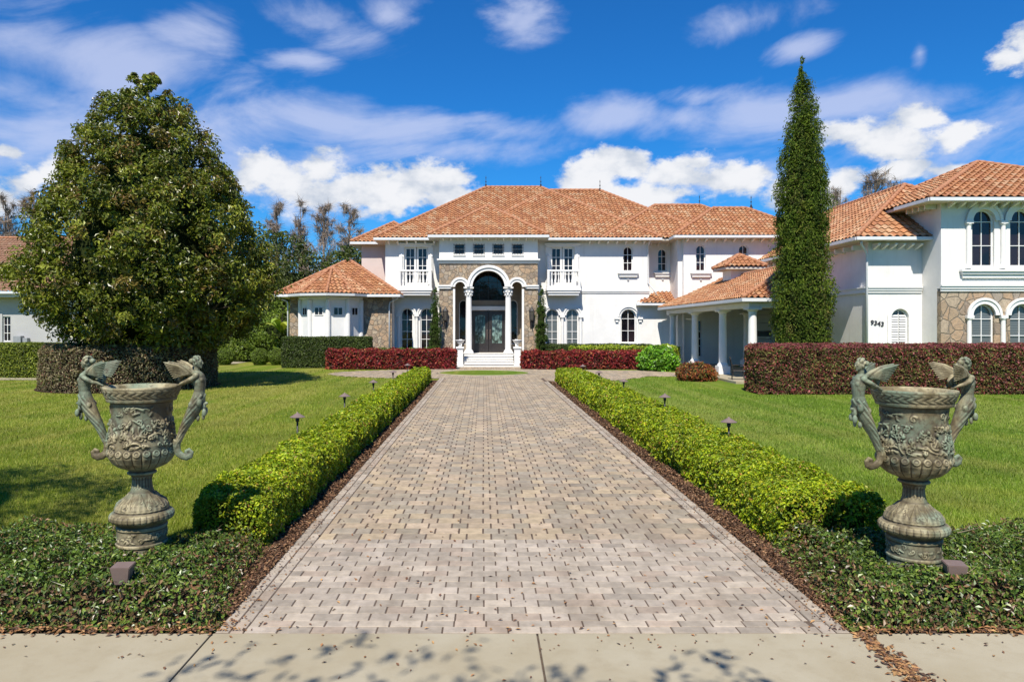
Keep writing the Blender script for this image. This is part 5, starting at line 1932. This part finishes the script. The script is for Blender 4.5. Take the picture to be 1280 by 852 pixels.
# fallen leaves on the paving and the walk
n = 420
y = 5.9 + 14 * rng.uniform(0, 1, n) ** 1.8; x = rng.uniform(DX0, DX1, n)
Pa = np.stack([x, y, np.full(n, .030)], 1)
n = 240
x = rng.uniform(-6, 7, n); y = 5.84 - np.abs(rng.normal(0, .3, n))
Pb = np.stack([x, y, np.full(n, .031)], 1)
n = 2600
x = np.concatenate([rng.uniform(-7, -2.2, n // 2), rng.uniform(3.05, 8, n // 2)]); y = 5.90 + rng.normal(0, .045, n)
Pc = np.stack([x, y, .03 + rng.uniform(0, .02, n)], 1)
n = 500
t_ = rng.uniform(0, 1, n)
Pd = np.stack([3.05 + rng.normal(0, .03 + .06 * t_, n), 5.85 - t_ * 1.1, np.full(n, .032)], 1)
n = 1600
y = 5.9 + 26 * rng.uniform(0, 1, n) ** 1.6
Pe = np.stack([np.where(rng.uniform(0, 1, n) < .5, DX0 + np.abs(rng.normal(0, .12, n)), DX1 - np.abs(rng.normal(0, .12, n))), y, np.full(n, .030)], 1)
P_ = np.concatenate([Pa, Pb, Pc, Pd, Pe])
sz = np.concatenate([np.full(len(Pa), .045), np.full(len(Pb), .035), np.full(len(Pc), .05), np.full(len(Pd), .05), np.full(len(Pe), .03)])
scatter('fallen_leaves', 'dry brown leaves lying on the paving and along the beds', 'leaves', P_, sz, [(.28, .14, .06), (.36, .21, .09), (.16, .08, .045), (.10, .06, .04)], [3, 2, 3, 2], 420, .5, spread=.25)

# ================================================================== URNS
def urn_body_mesh():
    rng = np.random.default_rng(500)
    nt, = (420,)
    prof = [(0, .29), (.08, .29), (.10, .262), (.15, .248), (.30, .243), (.315, .256), (.335, .256), (.345, .244), (.47, .244), (.48, .256), (.50, .256), (.515, .245), (.535, .262), (.56, .300), (.585, .315),
            (.615, .315), (.64, .298), (.655, .268), (.675, .262), (.70, .255), (.74, .232), (.79, .168), (.84, .120), (.90, .100), (.97, .095), (1.01, .112), (1.025, .145), (1.04, .148), (1.055, .125),
            (1.07, .15), (1.10, .215), (1.15, .278), (1.21, .317), (1.27, .332), (1.34, .334), (1.42, .322), (1.52, .302), (1.62, .298), (1.70, .302), (1.755, .312), (1.765, .345), (1.785, .352),
            (1.80, .352), (1.885, .388), (1.90, .392), (1.912, .388), (1.914, .362), (1.90, .335), (1.6, .27), (1.2, .26), (1.10, .02)]
    pz = np.array([p[0] for p in prof]); pr = np.array([p[1] for p in prof])
    seg = np.concatenate([[0], np.cumsum(np.hypot(np.diff(pz), np.diff(pr)))])
    iout = 45
    s_out = seg[iout]
    s = np.concatenate([np.arange(0, s_out, .0062), seg[iout:]])
    z = np.interp(s, seg, pz); r = np.interp(s, seg, pr)
    th = np.linspace(0, 2 * PI, nt, endpoint=False)
    Z, TH = np.meshgrid(z, th, indexing='ij'); Rr = np.repeat(r[:, None], nt, 1)
    Sg = np.repeat(s[:, None], nt, 1)
    Hh = np.zeros_like(Z)
    outer = Sg < s_out

    def band(a, b_, soft=.01):
        return np.clip((Z - a) / soft, 0, 1) * np.clip((b_ - Z) / soft, 0, 1) * outer
    # gadroons
    ph = (TH * 22 / (2 * PI)) % 1 - .5
    gad = np.sqrt(np.clip(1 - (ph / .46) ** 2, 0, 1))
    Hh += band(1.08, 1.285 + 0 * Z, .03) * gad * .020 * np.clip((1.30 - Z) / .04 + .2, .2, 1)
    ring = np.exp(-((np.hypot(ph * .085, (Z - 1.262)) - .026) / .006) ** 2)
    Hh += band(1.2, 1.31) * ring * .009
    # leaf tongues on torus and cone
    Hh += band(.555, .645) * np.abs(np.sin(TH * 16)) ** .6 * .010
    lv = np.abs(np.cos(TH * 5 + 0)); tip = .70 + .13 * lv
    Hh += band(.665, .86, .005) * (Z < tip) * (.010 + .0025 * np.cos(TH * 30))
    Hh += band(.88, 1.0) * .004 * np.cos(TH * 20)
    # egg pattern at the rim
    Hh += band(1.80, 1.885, .008) * (.006 * np.abs(np.sin(TH * 14 + np.sin(Z * 90)))) 
    # modelled relief: scrolls, limbs, heads
    def strokes(za, zb, n_s, amp, wid, seed, circ=2.02, heads=0, big=1.0):
        rg = np.random.default_rng(seed)
        rows = np.where((z > za) & (z < zb) & (s < s_out))[0]
        Us = th / (2 * PI) * circ
        zz = z[rows][:, None]; uu = Us[None, :]
        acc = np.zeros((len(rows), nt))
        for _ in range(n_s):
            u0 = rg.uniform(0, circ); z0 = rg.uniform(za + .02, zb - .02)
            kind = rg.uniform()
            t = np.linspace(0, 1, 12)
            if kind < .45:     # scroll
                rad = rg.uniform(.018, .045) * big
                an = rg.uniform(0, 6.3) + t * 7 * rg.choice([-1, 1])
                pu, pv = u0 + rad * (1 - t * .8) * np.cos(an), z0 + rad * (1 - t * .8) * np.sin(an)
                wv = wid * (1 - .5 * t)
            else:              # limb / drapery fold
                L = rg.uniform(.05, .13) * big; an = rg.uniform(0, 6.3); cv = rg.normal(0, 1.6)
                pu = u0 + np.cumsum(np.cos(an + cv * t)) * L / 12; pv = z0 + np.cumsum(np.sin(an + cv * t)) * L / 12 * .8
                wv = wid * (1.5 - 1.0 * t)
            loc = np.zeros_like(acc)
            for a_, b_, w_ in zip(pu, pv, wv):
                du = np.abs(uu - a_ % circ); du = np.minimum(du, circ - du)
                loc = np.maximum(loc, np.exp(-(du ** 2 + (zz - b_) ** 2) / (w_ * w_)))
            acc = np.maximum(acc, loc * rg.uniform(.55, 1.1)) + .10 * loc
        for k in range(heads):
            u0 = (k + .5 + rg.uniform(-.25, .25)) * circ / heads; z0 = rg.uniform(min(za + .16, zb - .06), zb - .05)
            du = np.abs(uu - u0); du = np.minimum(du, circ - du)
            loc = np.clip(1.25 - (du ** 2 + (zz - z0) ** 2 / 1.3) / .017 ** 2, 0, 1) ** .5 * 1.5
            acc = np.maximum(acc, loc)
            bx, bz = u0 + rg.uniform(-.03, .03), z0 - .075
            du = np.abs(uu - bx % circ); du = np.minimum(du, circ - du)
            loc = np.clip(1 - ((du + (zz - bz) * .5) / .026) ** 2 - ((zz - bz) / .05) ** 2, 0, 1) ** .5 * .9
            acc = np.maximum(acc, loc)
        fade = np.clip((zz - za) / .012, 0, 1) * np.clip((zb - zz) / .012, 0, 1)
        Hh[rows] += acc * amp * fade
    strokes(1.32, 1.60, 170, .022, .0105, 1, heads=13)
    strokes(1.30, 1.36, 40, .013, .009, 2, big=.55)
    strokes(1.62, 1.73, 34, .014, .010, 3, big=.9)
    strokes(.35, .47, 60, .010, .008, 4, circ=1.53, big=.55)
    strokes(.11, .29, 40, .014, .011, 5, circ=1.53, heads=8, big=.8)
    strokes(.68, .80, 26, .008, .008, 6, circ=1.4, big=.6)
    Rr = (Rr + Hh) * .945
    V = np.stack([Rr * np.cos(TH), Rr * np.sin(TH), Z], -1).reshape(-1, 3)
    nz = len(z)
    idx = np.arange(nz * nt).reshape(nz, nt)
    F = np.stack([idx[:-1], np.roll(idx[:-1], -1, 1), np.roll(idx[1:], -1, 1), idx[1:]], -1).reshape(-1, 4)
    return V, F


def ball(bm, c, r, sx=1, sy=1, sz=1, sub=2):
    r_ = bmesh.ops.create_icosphere(bm, subdivisions=sub, radius=r)
    for v in r_['verts']:
        v.co = Vector((c[0] + v.co.x * sx, c[1] + v.co.y * sy, c[2] + v.co.z * sz))


def handle_bm():
    bm = bmesh.new()
    body = [(.345, 1.30, .020), (.375, 1.35, .030), (.40, 1.42, .037), (.435, 1.50, .045), (.48, 1.58, .056), (.525, 1.66, .066), (.56, 1.74, .070), (.58, 1.80, .064), (.587, 1.86, .052), (.588, 1.91, .058),
            (.582, 1.96, .068), (.57, 2.01, .064), (.56, 2.045, .045), (.557, 2.07, .026), (.56, 2.11, .026)]
    tube(bm, [(x, 0, z) for x, z, r in body], [r for x, z, r in body], 20)
    # twisted drapery
    for k in range(7):
        pts, rd = [], []
        for j in range(26):
            t_ = j / 25
            f = t_ * 7.2
            i = min(int(f), 6); w = f - i
            x = body[i][0] * (1 - w) + body[i + 1][0] * w; z = body[i][1] * (1 - w) + body[i + 1][1] * w; r = body[i][2] * (1 - w) + body[i + 1][2] * w
            a = 2 * PI * k / 7 + t_ * 4.6
            pts.append((x + r * .92 * math.cos(a), r * .92 * math.sin(a), z + .3 * r * math.cos(a))); rd.append(.013 * (.7 + .5 * t_))
        tube(bm, pts, rd, 6)
    # skirt flaps
    for (x, y, z, r, sx, sz) in ((.63, .0, 1.70, .035, .7, 1.5), (.64, .03, 1.655, .03, .7, 1.3), (.645, -.03, 1.64, .03, .8, 1.4), (.60, .05, 1.74, .035, .9, 1.3), (.60, -.05, 1.75, .035, .9, 1.3), (.625, 0, 1.60, .022, .8, 1.8),
                               (.52, .05, 1.73, .03, 1, 1.2), (.52, -.05, 1.72, .03, 1, 1.2), (.57, 0, 1.585, .025, .8, 1.5), (.655, 0, 1.735, .02, 1, .8)):
        ball(bm, (x, y, z), r, sx, .8, sz)
    # scrolls at foot
    tube(bm, [(.35, 0, 1.33), (.352, 0, 1.27), (.37, 0, 1.225), (.41, 0, 1.195), (.455, 0, 1.185), (.49, 0, 1.20), (.50, 0, 1.235), (.478, 0, 1.258), (.452, 0, 1.245), (.455, 0, 1.222)], [.024, .026, .024, .024, .023, .021, .018, .016, .015, .014], 10, 1.6)
    tube(bm, [(.36, 0, 1.36), (.34, 0, 1.30), (.33, 0, 1.24)], [.03, .035, .02], 10, 1.4)
    # arms reaching back to the rim
    for s_ in (-1, 1):
        tube(bm, [(.575, s_ * .062, 2.015), (.525, s_ * .085, 1.985), (.465, s_ * .075, 1.955), (.42, s_ * .05, 1.94), (.395, s_ * .04, 1.925)], [.025, .023, .019, .016, .014], 10)
        ball(bm, (.385, s_ * .038, 1.922), .02, 1.3, .9, .7, 1)
        ball(bm, (.62, s_ * .032, 1.975), .028, .8, 1, 1)
        ball(bm, (.573, s_ * .06, 2.02), .031)
    # curl between back and rim
    tube(bm, [(.53, 0, 1.99), (.47, 0, 2.045), (.415, 0, 2.03), (.385, 0, 1.985), (.395, 0, 1.945), (.43, 0, 1.935), (.445, 0, 1.962), (.425, 0, 1.978)], [.028, .026, .025, .022, .02, .018, .016, .013], 10)
    # head: face outwards
    ball(bm, (.566, 0, 2.150), .050, .95, .82, 1.12, 3)
    ball(bm, (.585, 0, 2.125), .030, .9, .9, 1.0)
    ball(bm, (.617, 0, 2.142), .010, 1.1, .8, 1.5)
    ball(bm, (.607, 0, 2.120), .009, .9, 1.4, .6); ball(bm, (.600, 0, 2.103), .013)
    for s_ in (-1, 1):
        ball(bm, (.606, s_ * .018, 2.152), .008); ball(bm, (.603, s_ * .019, 2.166), .009, 1, 1.5, .5)
        ball(bm, (.566, s_ * .044, 2.142), .010, 1, .5, 1.5)
    rng = np.random.default_rng(3)
    for k in range(26):
        a = rng.uniform(0, 2 * PI); e = rng.uniform(-.1, 1.3)
        v = (math.cos(a) * math.cos(e), math.sin(a) * math.cos(e), math.sin(e))
        if v[0] > .55 and v[2] < .75: continue
        ball(bm, (.556 + v[0] * .046, v[1] * .042, 2.165 + v[2] * .047), .016, 1, 1, 1, 1)
    ball(bm, (.505, 0, 2.165), .028)
    return bm


def wing_bm():
    bm = bmesh.new()
    for s_ in (-1, 1):
        for k in range(9):
            f = k / 8
            a = Vector((.545, s_ * .035, 2.035))
            e = Vector((.545 - .26 * (1 - .25 * f) + .0, s_ * (.09 + .07 * (1 - f)), 2.035 + .125 - .165 * f))
            m = a.lerp(e, .5) + Vector((0, s_ * .012, .028 * (1 - f * .5)))
            tube(bm, [a, a.lerp(m, .6), m, m.lerp(e, .6), e], [.016, .025, .027, .022, .007], 8, .5)
        tube(bm, [(.555, s_ * .04, 2.03), (.50, s_ * .065, 2.085), (.42, s_ * .10, 2.135), (.33, s_ * .15, 2.165)], [.024, .022, .016, .008], 10)
    return bm


def remesh(o_, size, smooth=True):
    md = o_.modifiers.new('remesh', 'REMESH')
    md.mode = 'VOXEL'; md.voxel_size = size; md.use_smooth_shade = smooth
    sm = o_.modifiers.new('smooth', 'SMOOTH'); sm.iterations = 2; sm.factor = .5


ub_V, ub_F = urn_body_mesh()
urn = empty('urn', (-3.49, 7.35, 0), label='weathered bronze urn with winged figure handles in the left bed', cat='urn', group='pair of urns flanking the driveway')
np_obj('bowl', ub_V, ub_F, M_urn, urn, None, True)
hb = handle_bm()
me = bpy.data.meshes.new('handle'); hb.to_mesh(me)
for q in me.polygons: q.use_smooth = True
bmesh.ops.transform(hb, matrix=Matrix.Scale(-1, 4, (1, 0, 0)), verts=hb.verts); bmesh.ops.reverse_faces(hb, faces=hb.faces)
me2 = bpy.data.meshes.new('handle'); hb.to_mesh(me2); hb.free()
wb = wing_bm()
mw = bpy.data.meshes.new('wing'); wb.to_mesh(mw)
bmesh.ops.transform(wb, matrix=Matrix.Scale(-1, 4, (1, 0, 0)), verts=wb.verts); bmesh.ops.reverse_faces(wb, faces=wb.faces)
mw2 = bpy.data.meshes.new('wing'); wb.to_mesh(mw2); wb.free()
for mh, mwg in ((me, mw), (me2, mw2)):
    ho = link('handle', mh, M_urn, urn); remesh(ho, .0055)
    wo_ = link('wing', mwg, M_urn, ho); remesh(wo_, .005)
urn2 = urn.copy(); COL.objects.link(urn2)
urn2.location = (4.13, 6.92, .0); urn2.rotation_euler = (0, 0, R(9))
urn2['label'] = 'weathered bronze urn with winged figure handles in the right bed'
for ch in urn.children:
    c_ = ch.copy(); COL.objects.link(c_); c_.parent = urn2
    if ch.name.startswith('bowl'): c_.rotation_euler = (0, 0, R(95))
    for gch in ch.children:
        d_ = gch.copy(); COL.objects.link(d_); d_.parent = c_

# ================================================================== SMALL THINGS
def floodlight(x, y, rz, label):
    t_ = empty('floodlight', (x, y, 0), rz, label=label, cat='garden light', group='bronze floodlights aimed at the urns')
    bm = bmesh.new()
    w0, w1, z0, z1 = .058, .085, .27, .43
    pts = [(-w0, 0, z0), (w0, 0, z0), (w1, -.03, z1), (-w1, -.03, z1), (-w0 * .8, .10, z0 + .01), (w0 * .8, .10, z0 + .01), (w1, .12, z1 + .01), (-w1, .12, z1 + .01)]
    v = [bm.verts.new(p) for p in pts]
    for f in ((0, 1, 2, 3), (5, 4, 7, 6), (0, 4, 5, 1), (1, 5, 6, 2), (2, 6, 7, 3), (3, 7, 4, 0)):
        bm.faces.new([v[i] for i in f])
    bmesh.ops.bevel(bm, geom=list(bm.edges), offset=.006, segments=2, affect='EDGES')
    bm_obj('housing', bm, M_bronze, t_)
    bm = bmesh.new(); tube(bm, [(0, .04, 0), (0, .04, .28)], .013, 8); box(bm, -.03, .03, .03, .08, .2, .262, .006)
    bm_obj('stake', bm, M_iron, t_)
    bm = bmesh.new(); box(bm, -.065, .065, .122, .126, .31, .42)
    bm_obj('lens', bm, M_glass, t_)


floodlight(XX(151, 6.25), 6.25, R(4), 'brown floodlight at the foot of the left urn')
floodlight(XX(1196, 6.3), 6.3, R(-12), 'brown floodlight beside the right urn')


def path_light(x, y, label, first=[None]):
    if first[0] is None:
        t_ = empty('path_light', (x, y, 0), label=label, cat='path light', group='path lights behind the driveway hedges')
        bm = bmesh.new()
        tube(bm, [(0, 0, 0), (0, 0, .80)], .018, 8)
        lathe(bm, [(.02, .78), (.035, .80), (.035, .86), (.02, .87)], 0, 0, 12)
        bm_obj('post', bm, M_iron, t_, True)
        bm = bmesh.new()
        lathe(bm, [(.135, .868), (.14, .875), (.07, .915), (.02, .945), (.008, .965)], 0, 0, 20)
        bm_obj('shade', bm, M_bronze, t_)
        first[0] = t_
        return t_
    t_ = first[0].copy(); COL.objects.link(t_); t_.location = (x, y, 0); t_['label'] = label
    for ch in first[0].children:
        c_ = ch.copy(); COL.objects.link(c_); c_.parent = t_
    return t_


ordn = ['nearest', 'second nearest', 'third', 'fourth', 'farthest']
for sx, xs_, ys_ in ((-1, [-3.42, -3.33, -3.32, -3.35, -3.35], [13.2, 17.2, 21.6, 26.5, 31.5]), (1, [4.25, 4.27, 4.27, 4.2, 4.2], [12.5, 17.0, 22.0, 26.3, 30.6])):
    for k in range(5):
        path_light(xs_[k], ys_[k], 'bronze path light with pagoda shade, %s one behind the %s driveway hedge' % (ordn[k], 'left' if sx < 0 else 'right'))


def bowl_planter(x, label):
    t_ = empty('bowl_planter', (x, 46.3, 1.30), label=label, cat='planter', group='white bowls on the newel posts')
    bm = bmesh.new()
    lathe(bm, [(.12, 0), (.13, .03), (.07, .06), (.05, .12), (.07, .16), (.16, .22), (.25, .33), (.29, .40), (.31, .42), (.31, .445), (.27, .445), (.22, .36), (.05, .28)], 0, 0, 28)
    bm_obj('bowl', bm, M_trim, t_, True)


bowl_planter(CX - 1.84, 'white stone bowl on the left newel post of the entrance steps')
bowl_planter(CX + 1.84, 'white stone bowl on the right newel post of the entrance steps')


def patio_chair(x, y, rz, label):
    t_ = empty('patio_chair', (x, y, .12), rz, label=label, cat='chair', group='black iron patio furniture')
    bm = bmesh.new(); box(bm, -.25, .25, -.24, .24, .40, .43, .01)
    for k in range(6): tube(bm, [(-.22 + k * .088, -.24, .435), (-.22 + k * .088, .24, .435)], .012, 5)
    bm_obj('seat', bm, M_iron, t_)
    bm = bmesh.new()
    tube(bm, [(-.25, .24, .42), (-.27, .34, .95), (-.15, .36, 1.03), (0, .365, 1.06), (.15, .36, 1.03), (.27, .34, .95), (.25, .24, .42)], .02, 6)
    for k in range(5):
        x_ = -.16 + k * .08
        tube(bm, [(x_, .25, .43), (x_ * 1.1, .35, 1.02)], .012, 5)
    tube(bm, [(-.26, .29, .7), (.26, .29, .7)], .015, 5); tube(bm, [(-.26, .32, .86), (.26, .32, .86)], .015, 5)
    bm_obj('backrest', bm, M_iron, t_)
    for sx in (-1, 1):
        bm = bmesh.new(); tube(bm, [(sx * .26, .28, .66), (sx * .29, .05, .68), (sx * .29, -.2, .67), (sx * .27, -.26, .60), (sx * .25, -.24, .43)], .018, 6)
        bm_obj('armrest', bm, M_iron, t_)
        for ya in (-.22, .22):
            bm = bmesh.new(); tube(bm, [(sx * .23, ya, .42), (sx * .26, ya * 1.25, 0)], [.018, .015], 6)
            bm_obj('leg', bm, M_iron, t_)


patio_chair(11.75, 33.3, R(75), 'black iron armchair under the covered walk, seen from its side')
tb = empty('patio_table', (12.75, 33.9, .12), label='small round black iron table beside the patio chair', cat='table')
bm = bmesh.new(); lathe(bm, [(.30, .52), (.31, .53), (.31, .55), (.29, .555)], 0, 0, 24)
bm_obj('tabletop', bm, M_iron, tb)
for k in range(3):
    a = 2 * PI * k / 3 + .4
    bm = bmesh.new(); tube(bm, [(.12 * math.cos(a), .12 * math.sin(a), .52), (.08 * math.cos(a), .08 * math.sin(a), .26), (.26 * math.cos(a), .26 * math.sin(a), 0)], .016, 6)
    bm_obj('leg', bm, M_iron, tb)
